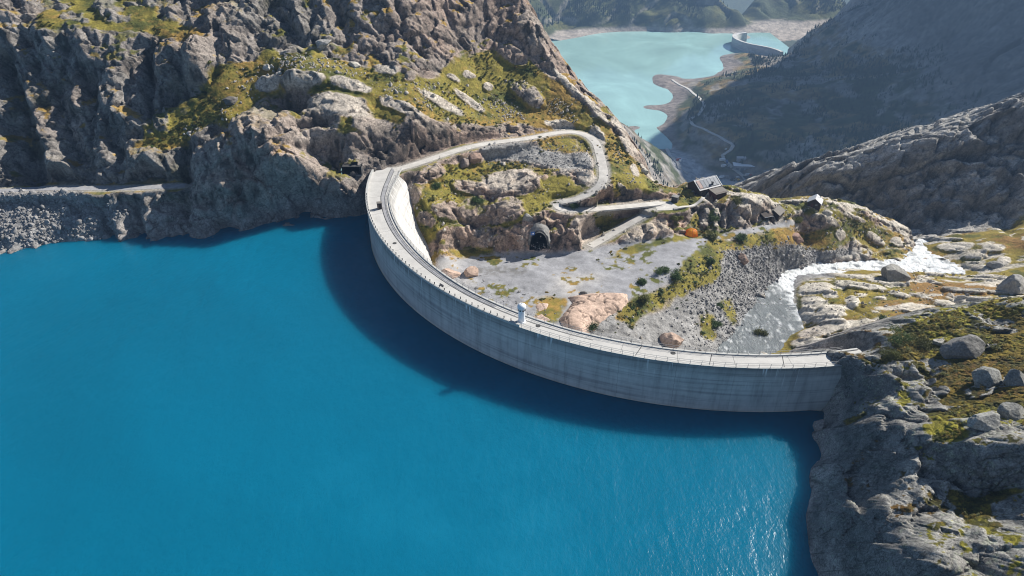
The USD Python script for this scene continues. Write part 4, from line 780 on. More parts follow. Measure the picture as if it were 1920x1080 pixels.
V = Patch(math.radians(16), 3.2, zp, yp, np.vstack([sp + [25, 60, -15], sp + [60, 220, -120], [(1120, 1700, 500), (1250, 1450, 580), (1380, 1250, 580), (1250, 1000, 300), (1400, 1650, 580), (1200, 1950, 150), (1350, 1980, 200), (1000, 2000, -200), (900, 2050, -330), (880, 1880, -170), (820, 1950, -300), (700, 1950, -360), (700, 2120, -400), (500, 2120, -400), (300, 2120, -400), (860, 2120, -380), (1050, 2120, -250), (650, 1830, -330), (630, 1720, -315), (560, 1900, -360), (600, 1750, -330), (100, 1800, -330), (-100, 1500, -330), (0, 1200, -330), (60, 620, -220), (300, 650, -310), (500, 600, -290), (700, 600, -250)]]), (-150, 1400), (520, 1990), smooth=1.0, seed=4, coarse=28)
Q = np.stack([V.A, V.B, V.c], -1)
P = V.xyz()
hill = sstep(P[..., 2], LZ + 3, LZ + 26)
rid = fbm(np.stack([V.A / 150, V.B / 90, V.c / 300], -1), 5, 71)
D1, e1, r1 = V.blocks(70, 7, 1.6, -25, seed=33, tilt=0.12); D2, e2, r2 = V.blocks(24, 3.0, 1.5, -15, seed=34, tilt=0.12)
up = sstep(P[..., 2], -235, -150)
shore = fbm(P / 60, 4, 79) - 0.5
V.c += hill * ((0.25 + 0.9 * up) * (D1 + 0.8 * D2) - (8 + 26 * up) * np.abs(rid - 0.5) + 7 * (fbm(Q / 22, 4, 72) - 0.5)) + (1 - hill) * 5 * shore
P = V.xyz(); N = gaussian_filter(V.normals(), (1.5, 1.5, 0)); N *= np.sign(N[..., 2].mean())
n_big, n_mid, n_small = fbm(P / 130, 3, 73), fbm(P / 38, 4, 74), fbm(P / 10, 3, 75)
ledge_ = sstep(fbm(np.stack([P[..., 0] / 60, P[..., 1] / 60, P[..., 2] / 9], -1), 4, 76), 0.53, 0.62)
green = mixc(np.broadcast_to([0.050, 0.062, 0.026], P.shape), [0.19, 0.135, 0.055], sstep(n_mid + 0.5 * (n_big - 0.5), 0.46, 0.54)); green = green * (0.6 + 0.8 * n_small)[..., None]
rockc = np.array([0.24, 0.225, 0.21]) * ((0.65 + 0.7 * n_small) * (1 - 0.5 * up))[..., None]
bare = sstep(-N[..., 2] + 0.5 * (n_mid - 0.5) + 0.45 * up + 0.45 * (n_small - 0.5) + 0.10, -0.72, -0.45)
col = mixc(green, rockc, np.clip(np.maximum(bare, 0.75 * ledge_), 0, 1))
col = mixc(col, np.array([0.20, 0.17, 0.15]) * (0.7 + 0.6 * n_small)[..., None], 1 - sstep(P[..., 2] + 8 * (n_mid - 0.5), LZ + 4, LZ + 9))
fan = V.mask([(1250, 272), (1290, 290), (1320, 315), (1345, 332), (1420, 335), (1480, 335), (1440, 365), (1300, 350), (1262, 310)], 3, 4, 0.05)
col = mixc(col, np.array([0.33, 0.335, 0.35]) * (0.65 + 0.7 * n_small)[..., None], fan)
V.c += fan * 0
tracks = [([(1258, 150), (1290, 165), (1308, 180), (1322, 195), (1312, 212), (1293, 224), (1300, 234), (1330, 248), (1358, 262), (1376, 270), (1370, 280), (1355, 288), (1360, 300), (1375, 315)], 5.0), ([(1375, 315), (1395, 330), (1415, 345), (1425, 352)], 6.0), ([(1410, 352), (1430, 341), (1450, 338)], 7.0), ([(1248, 270), (1256, 290), (1275, 315), (1290, 325)], 5), ([(1210, 235), (1235, 255), (1250, 272)], 4)]
trackd = []
for pix, w in tracks:
    ab = V.uv(*np.array(pix, float).T); t = np.linspace(0, 1, len(ab)); tt = np.linspace(0, 1, 260)
    ab = np.stack([np.interp(tt, t, ab[:, 0]), np.interp(tt, t, ab[:, 1])], 1); ab = gaussian_filter(ab, (3, 0), mode='nearest')
    c = gaussian_filter(V.height_at(ab[:, 0], ab[:, 1]), 4)
    trackd.append((np.stack([ab[:, 0], ab[:, 1] * V.ct - c * V.st, ab[:, 1] * V.st + c * V.ct], 1), w))
for pth, w in trackd: V.carve(pth, w, sink=0.6, shoulder=8)
V.build([('valley_floor', 'dark green valley shoulder and grey gravel fan beside the lower lake', 0.5 + 0 * up), ('far_right_mountain', 'hazy blue rock mountain closing the valley on the right', up * sstep(P[..., 0], 330, 420))], col, 'far_terrain_look', (P[..., 2] < LZ - 12))
for pth, w in trackd:
    tag(put('valley_track', ribbon(pth + [0, 0, 0.3], w, 1.5, 0.4), 'road_look'), 'pale dirt track winding through the dark valley', kind='structure')

# beyond the lower lake
zp = [(940, 88, LZ), (1000, 82, LZ), (1040, 79, LZ), (1090, 69, LZ), (1140, 61, LZ), (1200, 59, LZ), (1280, 61, LZ), (1345, 65, LZ), (1372, 68, LZ), (1060, 95, LZ - 15), (1150, 80, LZ - 18), (1280, 75, LZ - 18), (1360, 75, LZ - 12), (1000, 110, LZ - 15)]
yp = [(940, 40, 1740), (940, 0, 1800), (985, 40, 1790), (985, 0, 1840), (1050, 50, 1850), (1060, 0, 1905), (1140, 40, 1885), (1150, 0, 1935), (1220, 40, 1890), (1240, 0, 1945), (1290, 40, 1885), (1300, 0, 1955), (1330, 40, 1880), (1350, 50, 1865), (900, 0, 1780), (1000, -60, 1930), (1150, -60, 2020), (1260, -60, 2030),
      (1360, 18, 1935), (1376, 32, 1900), (1385, 48, 1870), (1400, 60, 1855), (1400, 40, 1935), (1420, 66, 1835), (1420, 50, 1880), (1440, 88, 1775), (1470, 92, 1768), (1450, 62, 1850), (1480, 72, 1830), (1410, 22, 1980), (1440, 40, 1940), (1440, 10, 2020), (1500, 40, 1930), (1500, 10, 2010), (1550, 20, 1990), (1580, 35, 1970), (1520, 62, 1870), (1560, 50, 1920), (1480, -20, 2100), (1590, 25, 2020), (1620, 40, 1980)]
sk = [(1335, -3, 1970), (1360, 12, 1955), (1376, 28, 1925), (1390, 27, 1990), (1410, 11, 2030), (1440, -8, 2080), (1540, -8, 2090), (1575, 12, 2070), (1600, 22, 2060)]
yp += sk; sp = at_y(*np.array(sk, float).T)
W = Patch(math.radians(20), 5.0, zp, yp, np.vstack([sp + [0, 80, -60], sp + [0, 260, -260]]), (-150, 1350), (1560, 2560), smooth=1.0, seed=5, coarse=40)
P = W.xyz(); Q = np.stack([W.A, W.B, W.c], -1); hill = sstep(P[..., 2], LZ + 2, LZ + 30)
rid = fbm(np.stack([W.A / 120, W.B / 200, W.c / 300], -1), 5, 81)
D1, e1, r1 = W.blocks(60, 6, 1.3, 20, seed=43, tilt=0.1)
W.c += hill * (14 + D1 - 40 * np.abs(rid - 0.5) + 10 * (fbm(Q / 30, 4, 82) - 0.5))
P = W.xyz(); N = W.normals(); N *= np.sign(N[..., 2].mean())
n_mid, n_small = fbm(P / 60, 4, 83), fbm(P / 18, 3, 84)
col = mixc(np.broadcast_to([0.050, 0.062, 0.024], P.shape), [0.10, 0.10, 0.03], sstep(n_mid, 0.45, 0.62)) * (0.6 + 0.8 * n_small)[..., None]
col = mixc(col, np.array([0.22, 0.20, 0.18]) * (0.7 + 0.6 * n_small)[..., None], sstep(-N[..., 2] + 0.6 * (n_mid - 0.5) + 0.4 * (n_small - 0.5), -0.62, -0.40) * 0.8)
col = mixc(col, np.array([0.33, 0.29, 0.25]) * (0.8 + 0.4 * n_small)[..., None], 1 - sstep(P[..., 2] + 12 * (n_mid - 0.5), LZ + 7, LZ + 13))
W.build([('far_mountain', 'hazy blue forested mountain wall behind the lower lake', 0.5 + 0 * hill)], col, 'far_terrain_look', P[..., 2] < LZ - 12)

# ground to the horizon and a last ridge far off in the haze
v, f = [], []
def sheet(x0, x1, y0, y1, n, fz):
    X, Y = np.meshgrid(np.linspace(x0, x1, n), np.linspace(y0, y1, n), indexing='ij'); Z = fz(X, Y)
    i = np.arange(n * n).reshape(n, n); return np.stack([X, Y, Z], -1).reshape(-1, 3), np.stack([i[:-1, :-1], i[1:, :-1], i[1:, 1:], i[:-1, 1:]], -1).reshape(-1, 4)
v, f = sheet(-14000, 14000, -9000, 19000, 160, lambda X, Y: -560 + 260 * fbm(np.stack([X / 2600, Y / 2600, 0 * X], -1), 4, 91) * sstep(np.hypot(X, Y), 2600, 5000) + 900 * sstep(np.hypot(X, Y), 6000, 14000) * fbm(np.stack([X / 3500, Y / 3500, 0 * X], -1), 4, 92))
tag(big_mesh(numbered('/World', 'distant_terrain'), v, f, None, 'far_terrain_look', col=np.broadcast_to([0.06, 0.07, 0.035], v.shape)), 'distant hills dissolving in blue haze', kind='structure')

# ------------------------------------------------------------------ waters
shore_xy = at_z(*np.array(SHORE, float).T, 0.0)[:, :2]
dam_arc = arc(np.linspace(-178, -84, 60), DR + 0.2)[:, :2]
outline = np.vstack([[(-700, 300), (-700, -400), (400, -400), (400, 60), (120, 75), (95, 118), (80, 128.5)], dam_arc[::-1], [(-60, 262), (-130, 262), (-280, 262)]])
lake_poly = Polygon(outline).buffer(0)
lake = trimesh.creation.triangulate_polygon(lake_poly, engine='earcut')
tag(put('lake_water', (np.c_[lake[0], np.zeros(len(lake[0]))], lake[1]), 'lake_look'), 'deep turquoise reservoir water rippled by wind', kind='structure')
tag(big_mesh(numbered('/World', 'lower_lake_water'), np.array([[-500, 850, LZ], [640, 850, LZ], [640, 1890, LZ], [-500, 1890, LZ]], float), np.array([[0, 1, 2, 3]]), None, 'far_lake_look'), 'pale milky turquoise lower lake in the valley', kind='structure')

# the stream below the dam
sz = np.array([(1353, 652, -28.2), (1378, 625, -28.5), (1405, 577, -28.9), (1437, 535, -29.6), (1479, 505, -30.1), (1522, 494, -30.8), (1573, 491, -31.5), (1640, 490, -32.2), (1690, 487, -32.9), (1712, 465, -34.9), (1726, 450, -37.6), (1475, 655, -28.2), (1510, 618, -28.5), (1507, 594, -28.7), (1493, 563, -29.2), (1491, 544, -29.6), (1501, 517, -30.3), (1560, 511, -31.2), (1640, 506, -32.1), (1700, 507, -32.7), (1760, 510, -33.1), (1806, 512, -33), (1790, 493, -34), (1760, 481, -34.4), (1738, 470, -35.5), (1736, 450, -37.6)], float)
sw = at_z(*sz.T)
order = [0, 1, 2, 3, 4, 5, 6, 7, 8, 9, 10, 25, 24, 23, 22, 21, 20, 19, 18, 17, 16, 15, 14, 13, 12, 11]
poly = Polygon(sw[order][:, :2]).buffer(1.4)
poly = poly.union(Polygon(arc(np.linspace(-100, -85, 12), DR - 6)[:, :2].tolist() + sw[[11, 0]][:, :2].tolist()).buffer(1.0))
fz = RBFInterpolator(sw[:, :2], sw[:, 2], kernel='linear', smoothing=0.5)
x0, y0, x1, y1 = poly.bounds
gx, gy = np.arange(x0, x1, 0.5), np.arange(y0, y1, 0.5)
X, Y = np.meshgrid(gx, gy, indexing='ij'); ins = shapely.contains_xy(poly, X, Y)
Z = fz(np.stack([X.ravel(), Y.ravel()], 1)).reshape(X.shape)
rap = sstep(X, 98, 106) * 1.0                                     # rapids where the bed steepens
Z += (0.10 + 0.8 * rap) * (fbm(np.stack([X / 1.6, Y / 1.6, 0 * X], -1), 4, 101) - 0.5)
i = np.arange(X.size).reshape(X.shape); f = np.stack([i[:-1, :-1], i[1:, :-1], i[1:, 1:], i[:-1, 1:]], -1).reshape(-1, 4); f = f[ins.ravel()[f].all(1)]
used, inv = np.unique(f, return_inverse=True); vv = np.stack([X, Y, Z], -1).reshape(-1, 3)[used]
fo = np.clip(rap.ravel()[used] * 1.15 - 0.9 * sstep(fbm(vv * [0.6, 1.4, 1.0] / 2.0, 5, 102), 0.48, 0.70) + 0.55 * sstep(fbm(vv * [1, 1, 0] / [0.9, 2.2, 1], 4, 103), 0.54, 0.75) * (1 - rap.ravel()[used]), 0, 1)
scol = mixc(np.array([0.155, 0.17, 0.175]) * (0.8 + 0.4 * fbm(vv / 4, 3, 104))[:, None], [0.66, 0.68, 0.69], fo)
bar_w = Polygon(at_z(*np.array([(1400, 645, -34.3), (1412, 600, -34.6), (1430, 560, -35.2), (1447, 575, -35), (1446, 610, -34.6), (1450, 640, -34.3)], float).T)[:, :2]).buffer(0.3)
tag(big_mesh(numbered('/World', 'stream_water'), vv, inv.reshape(-1, 4), None, 'stream_look', col=scol), 'shallow grey stream turning into white rapids below the dam', kind='structure')

# roads
for nm, pth, w, lab, lk in (('access_road', road_path, 3.5, 'pale gravel road looping down from the dam crest', 'road_look'), ('access_road', road2_path, 3.3, 'pale gravel road ramp dropping to the yard beside the tunnel', 'road_look'), ('shore_road', ledge_path, 3.2, 'narrow grey road cut along the cliff foot above the lake', 'path_look'), ('road_apron', stub_path, 7.5, 'bright gravel turning place below the wooden hut', 'road_look')):
    tag(put(nm, ribbon(pth + [0, 0, {'road_apron': 0.016}.get(nm, 0.02 if pth is road_path else 0.008)], w, 0.6, 0.12, 7), lk, smooth=30), lab, kind='structure')

# ------------------------------------------------------------------ the dam
dam = thing('arch_dam', 'long curved pale concrete arch dam holding the turquoise lake', 'dam')
def solid(rings, uvw=None, caps=True):
    """Loft through closed rings (k, n, 3)."""
    r = np.asarray(rings, float); k, n, _ = r.shape
    i, j = np.meshgrid(np.arange(k - 1), np.arange(n), indexing='ij'); j2 = (j + 1) % n
    f = np.stack([i * n + j, i * n + j2, (i + 1) * n + j2, (i + 1) * n + j], -1).reshape(-1, 4)
    tri = np.vstack([f[:, [0, 1, 2]], f[:, [0, 2, 3]]])
    if caps:
        fan = np.array([[0, t, t + 1] for t in range(1, n - 1)]); tri = np.vstack([tri, fan[:, ::-1], fan + (k - 1) * n])
    return r.reshape(-1, 3), tri
def add_uvw(prim, v):
    th = np.unwrap(np.arctan2(v[:, 1] - DC[1], v[:, 0] - DC[0])); th = np.where(th > 0, th - 2 * np.pi, th)
    UsdGeom.PrimvarsAPI(UsdGeom.Mesh(prim)).CreatePrimvar('uvw', TK.Color3fArray, 'vertex').Set(Vt.Vec3fArray.FromNumpy(np.stack([(th + np.pi) * DR, v[:, 2], 0 * th], 1).astype(np.float32)))
def dam_solid(name, th0, th1, prof, parent=dam, mat='dam_concrete_look', step=1.2):
    ths = np.linspace(th0, th1, max(2, int(abs(th1 - th0) / step) + 1))
    v, f = solid([np.stack([arc(t, r)[:2].tolist() + [z] for r, z in prof(t)]) for t in ths])
    p = big_mesh(numbered(str(parent.GetPath()), name), v, f, None, mat)
    add_uvw(p, v); return p
TH0, TH1, STEP_TH = -184.0, -77.5, -121.6
joints = np.r_[np.arange(TH0, -130, 6.9), np.arange(-128.8, TH1 - 2, 6.9), TH1]
def lift(t):
    w = crest_width(t); bt = float(np.interp(t, [-150, -125], [0.5, 0.25]))
    base = [(DR, -3.0), (DR, DECK - 0.02), (DR - w, DECK - 0.02), (DR - w - 0.2, DECK - 0.6)] + [(DR - w - bt * (DECK - z), z) for z in (6.0, -2.0, -10.0, -18.0)] + [(DR - 1, -18.0), (DR, -17.0)]
    return base
for a, b in zip(joints[:-1], joints[1:]):
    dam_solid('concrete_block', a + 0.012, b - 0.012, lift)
dam_solid('joint_core', TH0, TH1, lambda t: [(DR - 0.10, -3.0), (DR - 0.10, DECK - 0.1), (DR - crest_width(t) + 0.15, DECK - 0.1), (DR - crest_width(t) - 3.5, -12.0), (DR - 2, -12.0)], mat='joint_look')
# deck plates, the parapet of the older left half, and kerbs
def flat(name, th0, th1, r0, r1, z0, z1, mat, lab=None):
    p = dam_solid(name, th0, th1, lambda t: [(r0(t), z0), (r0(t), z1), (r1(t), z1), (r1(t), z0)], mat=mat)
    if lab: p.SetCustomDataByKey('label', lab)
    return p
flat('parapet', TH0 + 0.3, STEP_TH, lambda t: DR + 0.03, lambda t: DR - 0.55, DECK, DECK + 0.85, 'parapet_look')
flat('cornice', TH0 + 0.3, STEP_TH, lambda t: DR + 0.16, lambda t: DR + 0.032, DECK + 0.2, DECK + 0.80, 'parapet_look')
flat('edge_kerb', STEP_TH, TH1 - 0.3, lambda t: DR + 0.08, lambda t: DR - 0.4, DECK, DECK + 0.16, 'parapet_look')
flat('edge_kerb', TH0 + 0.3, TH1 - 0.3, lambda t: DR - crest_width(t) + 0.45, lambda t: DR - crest_width(t) - 0.05, DECK, DECK + 0.32, 'parapet_look')
for a, b in zip(joints[:-1], joints[1:]):
    p = flat('deck_slab', a + 0.02, b - 0.02, lambda t: DR - 0.57, lambda t: DR - crest_width(t) + 0.46, DECK, DECK + 0.06, 'deck_look')
kink = lambda t: DR - 0.62 * crest_width(t)
flat('deck_groove', TH0 + 0.5, -112, lambda t: kink(t) + 0.11, lambda t: kink(t) - 0.11, DECK + 0.055, DECK + 0.075, 'joint_look')
flat('deck_groove', TH0 + 0.5, -127, lambda t: kink(t) - 1.35, lambda t: kink(t) - 1.50, DECK + 0.055, DECK + 0.075, 'joint_look')
flat('walkway', TH0 + 0.5, -127, lambda t: kink(t) - 0.14, lambda t: kink(t) - 1.33, DECK + 0.055, DECK + 0.10, 'path_look')
# posts and rails
for k, t in enumerate(np.arange(-170.5, STEP_TH - 0.6, 1.08)):
    x, y, z = arc(t, DR - 0.28, DECK + 0.84)
    put('rim_post', cat_mesh([rod(0.11, 0.55, (x, y, z), 8), rod(0.16, 0.07, (x, y, z + 0.55), 8)]), 'dark_metal_look', dam)
def railing(th0, th1, rad, z, h, pitch, look_name, rails=(1.0, 0.55), r=0.035):
    for t in np.arange(th0, th1, pitch):
        x, y, _ = arc(t, rad(t)); put('rail_post', cat_mesh([rod(r * 1.3, h, (x, y, z), 6), box(0.18, 0.18, 0.03, (x, y, z + 0.015))]), look_name, dam)
    ts = np.arange(th0, th1, pitch)
    for s in rails:
        pts = np.array([arc(t, rad(t), z + h * s - 0.02) for t in ts])
        put('handrail', cat_mesh([bar(a, b, r * 1.6) for a, b in zip(pts[:-1], pts[1:])]), look_name, dam)
railing(STEP_TH + 0.3, TH1 - 2.5, lambda t: DR - 0.15, DECK + 0.16, 1.15, 1.35, 'rail_look')
railing(TH0 + 4, TH1 - 1.5, lambda t: DR - crest_width(t) + 0.2, DECK + 0.32, 1.1, 1.35, 'rail_look')
# covers, grating and cross joints on the deck
def deck_spot(u, v): return at_z(u, v, DECK + 0.06)
for u, v in ((740, 456), (1009, 611), (1262, 662)):
    x, y, z = deck_spot(u, v); put('manhole_cover', cat_mesh([rod(0.62, 0.035, (x, y, z), 20), rod(0.5, 0.05, (x, y, z), 20)]), 'joint_look', dam)
x, y, z = deck_spot(828, 535)
put('drain_grating', cat_mesh([box(1.5, 0.08, 0.06, (x, y + k * 0.13, z + 0.03), -0.75) for k in range(-4, 5)]), 'dark_metal_look', dam)
for u, v in ((1194, 656), (1328, 670), (1464, 676)):
    p = deck_spot(u, v); t = math.degrees(math.atan2(p[1] - DC[1], p[0] - DC[0]))
    put('cross_joint', bar(arc(t, DR - 0.6, DECK + 0.07), arc(t + 0.5, DR - 4.6, DECK + 0.07), 0.16, 0.03), 'joint_look', dam)

# white lookout tower standing on the crest
tb = at_z(978, 603, DECK + 0.06)
tw = thing('lookout_tower', 'white round tower with domed cap and dark portholes on the dam crest', 'tower', tb)
UsdGeom.Xformable(tw).AddScaleOp().Set((0.82, 0.82, 0.86))
prof = [(0, 0), (1.28, 0), (1.28, 0.25), (1.05, 0.35), (1.02, 4.4), (1.22, 4.75), (1.30, 4.9), (0, 4.9)]
def lathe(prof, n=28): return trimesh.creation.revolve(np.array(prof, float), sections=n)
put('shaft', lathe(prof), 'white_paint_look', tw, 35)
put('cap', lathe([(0, 4.905), (1.34, 4.905), (1.36, 5.35), (1.22, 5.75), (0.85, 6.08), (0.4, 6.2), (0, 6.22)]), 'white_paint_look', tw, 35)
for k in range(8):
    a = -math.pi / 2 + (k - 2) * math.pi / 4 + 0.35
    m = trimesh.creation.cylinder(0.24, 0.16, sections=16); m.apply_transform(trimesh.transformations.rotation_matrix(math.pi / 2, [0, 1, 0])); m.apply_translation((1.16, 0, 4.3)); m.apply_transform(trimesh.transformations.rotation_matrix(a, [0, 0, 1]))
    put('porthole', m, 'glass_dark_look', tw)
put('hatch', box(0.7, 0.12, 1.7, (-0.75, 0.82, 1.1), 0.75), 'grey_roof_look', tw)
put('roof_vent', rod(0.12, 0.4, (0.1, 0.1, 6.15), 10), 'grey_roof_look', tw)

# brown stair box on the crest
bb = at_z(712, 391, DECK + 0.06)
bx = thing('service_box', 'brown box shaped stair housing on the left end of the dam crest', 'box', bb, 12)
put('body', box(1.55, 1.3, 2.1, (0, 0, 1.05)), 'brown_panel_look', bx)
put('lid', box(1.7, 1.45, 0.12, (0, 0, 2.16)), 'grey_timber_look', bx)
put('door', box(0.8, 0.05, 1.75, (0.1, -0.675, 0.92)), 'dark_timber_look', bx)
for k in range(5): put('louvre', box(1.3, 0.05, 0.1, (0, -0.68, 0.35 + 0.0 * k + 1.5 + k * 0.04)) if k == 0 else box(0.05, 1.1, 0.1, (0.79, 0, 0.4 + 0.32 * k)), 'dark_timber_look', bx)

# the far dam across the lower lake
fd = thing('far_dam', 'distant curved grey dam wall at the end of the lower lake', 'dam')
fp = [at_z(u, v, LZ + 19) for u, v in ((1398, 60), (1378, 63), (1374, 70), (1388, 78), (1410, 84), (1432, 88), (1462, 97))]
fpath = polyline(np.array(fp), 6.0)
t = np.gradient(fpath, axis=0); s = np.stack([-t[:, 1], t[:, 0], 0 * t[:, 0]], 1); s /= np.linalg.norm(s, axis=1, keepdims=True)
rings = [np.array([p + [0, 0, -60], p, p + q * 9, p + q * 22 + [0, 0, -60]]) for p, q in zip(fpath, s)]
v, f = solid(rings); p = big_mesh(numbered(str(fd.GetPath()), 'wall'), v, f, None, 'far_concrete_look'); add_uvw(p, v)
put('crest_parapet', cat_mesh([bar(a + [0, 0, 0.6], b + [0, 0, 0.6], 1.0, 1.2) for a, b in zip(fpath[:-1], fpath[1:])]), 'deck_look', fd)

# ------------------------------------------------------------------ tunnel, huts, tent and other things in the gorge
def tube_shell(profile, depth, thick, ymin=0.0):
    """An open-fronted barrel: profile of (x, z) points, going back along +y."""
    p = np.array(profile, float); n = len(p)
    v = np.vstack([np.c_[p[:, 0], np.full(n, ymin), p[:, 1]], np.c_[p[:, 0], np.full(n, depth), p[:, 1]]])
    f = [[i, i + 1, n + i + 1, n + i] for i in range(n - 1)]
    return v, np.array(f)
tp = G.point(1010, 471) ; tp[2] = -12.35
tun = thing('tunnel', 'dark tunnel mouth in a grey shotcrete frame at the back of the gravel yard', 'tunnel', tp)
W2, HH = 2.9, 7.9
archp = [(-W2 - 0.5, -1.0), (-W2 - 0.3, 1.2), (-W2 - 0.1, 3.4)] + [(W2 * math.cos(a) - 0.0, 3.6 + (HH - 3.6) * math.sin(a)) for a in np.linspace(math.pi, 0, 13)] + [(W2 + 0.1, 3.4), (W2 + 0.3, 1.2), (W2 + 0.5, -1.0)]
v, f = tube_shell(archp, 34, 0, -0.5)
back = np.array(archp); nb_ = len(back); cv = np.c_[back[:, 0], np.full(nb_, 34.0), back[:, 1]]
put('bore', (np.vstack([v, cv, [[0, 34, 2]]]), np.vstack([np.vstack([f[:, [0, 1, 2]], f[:, [0, 2, 3]]]), [[2 * nb_ + i, 2 * nb_ + i + 1, 3 * nb_] for i in range(nb_ - 1)]])), 'tunnel_rock_look', tun)
put('bore_floor', box(2 * W2 + 1.0, 34.4, 0.3, (0, 16.7, -0.05)), 'tunnel_rock_look', tun)
# sprayed-concrete collar with an uneven face
rng = np.random.default_rng(5)
rings = []
for s_, (off, yy) in enumerate([(0.0, 3.5), (0.0, 0.9), (0.2, 0.7), (0.6, 0.8), (1.2, 1.8), (1.8, 4.5)]):
    r = []
    for k, (x, z) in enumerate(archp):
        c = np.array([x, z - 3.2]); d = c / np.linalg.norm(c)
        o = off * (1 + 0.8 * (meshkit.noise(np.array([k * 0.5, s_ * 0.9, 3.3]), 4) - 0.5))
        r.append([x + d[0] * o, yy + (1.0 * (meshkit.noise(np.array([k * 0.7, s_ * 0.7, 9.0]), 6) - 0.5) if s_ > 1 else 0), z + d[1] * o * 0.9])
    rings.append(r)
R_ = np.array(rings); k_, n_ = R_.shape[:2]
i, j = np.meshgrid(np.arange(k_ - 1), np.arange(n_ - 1), indexing='ij')
f = np.stack([i * n_ + j, i * n_ + j + 1, (i + 1) * n_ + j + 1, (i + 1) * n_ + j], -1).reshape(-1, 4)
m = trimesh.Trimesh(R_.reshape(-1, 3), np.vstack([f[:, [0, 1, 2]], f[:, [0, 2, 3]]]), process=False).subdivide().subdivide()
m.vertices += (fbm(m.vertices * 0.9, 3, 7)[:, None] - 0.5) * 0.5 * np.clip((m.vertices[:, 1:2] < 2.0), 0, 1)
put('shotcrete_collar', m, 'shotcrete_look', tun, True)
sg = put('sign', box(1.5, 0.06, 1.3, (-2.3, -0.35, 7.5), 0.0, -0.1), 'blue_sign_look', tun); sg.SetCustomDataByKey('label', 'small blue sign with a white mark over the tunnel mouth')
put('sign_mark', cat_mesh([box(0.55, 0.04, 0.5, (-2.1, -0.42, 7.52), 0, -0.1), box(0.3, 0.04, 0.16, (-2.55, -0.40, 7.35), 0, -0.1)]), 'white_paint_look', sg)

def rock_mesh(size, seed, sub=4, facets=22, rough=0.13, flatten=0.0, cut=0.52):
    """A weathered boulder: an icosphere cut back by random planes, then roughened."""
    rng = np.random.default_rng(seed)
    m = trimesh.creation.icosphere(sub); v = np.array(m.vertices)
    for _ in range(facets):
        d = rng.normal(size=3); d /= np.linalg.norm(d); h = rng.uniform(cut, 1.0)
        over = np.clip(v @ d - h, 0, None); v = v - over[:, None] * d * 0.93
    v *= 1 + rough * 2 * (fbm(v * 1.6 + seed, 3, seed)[:, None] - 0.5) + rough * 0.7 * (fbm(v * 5 + seed, 3, seed + 1)[:, None] - 0.5)
    v *= np.asarray(size, float)
    return trimesh.Trimesh(v, m.faces, process=False)
def stone_colours(v, base, seed, dark=0.35):
    n1, n2 = fbm(v / 3.0 + seed, 4, seed), fbm(v * [0.9, 0.9, 0.12] + seed, 3, seed + 5)
    c = np.asarray(base, float) * (0.7 + 0.6 * n1)[:, None]
    return mixc(c, np.asarray(base) * 0.25, sstep(n2, 0.55, 0.75) * dark)
PINK, PALE, GREY, DARK = (0.40, 0.295, 0.235), (0.40, 0.375, 0.33), (0.25, 0.245, 0.235), (0.12, 0.115, 0.11)
def boulder(patch, u, v, ru, rv, label, base=PALE, deep=None, seed=0, rz=0.0, sink=0.35, group=None, name='boulder', mat='stone_look', flat_top=1.0):
    p = patch.point(u, v + rv * 0.6); m = float(proj(p)[1]) / FPX
    sx, sz = ru * m, rv * m * 0.95 * flat_top; sy = deep * m if deep else 0.8 * sx
    mesh_ = rock_mesh((sx * 1.1, sy * 1.1, sz * 1.15), seed, 5 if ru > 16 else 4)
    mesh_.apply_transform(trimesh.transformations.rotation_matrix(math.radians(rz), [0, 0, 1]))
    t = thing(name, label, 'rock' if name != 'boulder' else 'boulder', p + [0, sy * 0.45, sz * (1 - 2 * sink) * 0.5], 0, group)
    vv, ff, nn = meshkit.arrays(mesh_, True)
    big_mesh(numbered(str(t.GetPath()), 'stone'), vv, ff, nn, mat, col=stone_colours(vv + p, base, seed))
    return t
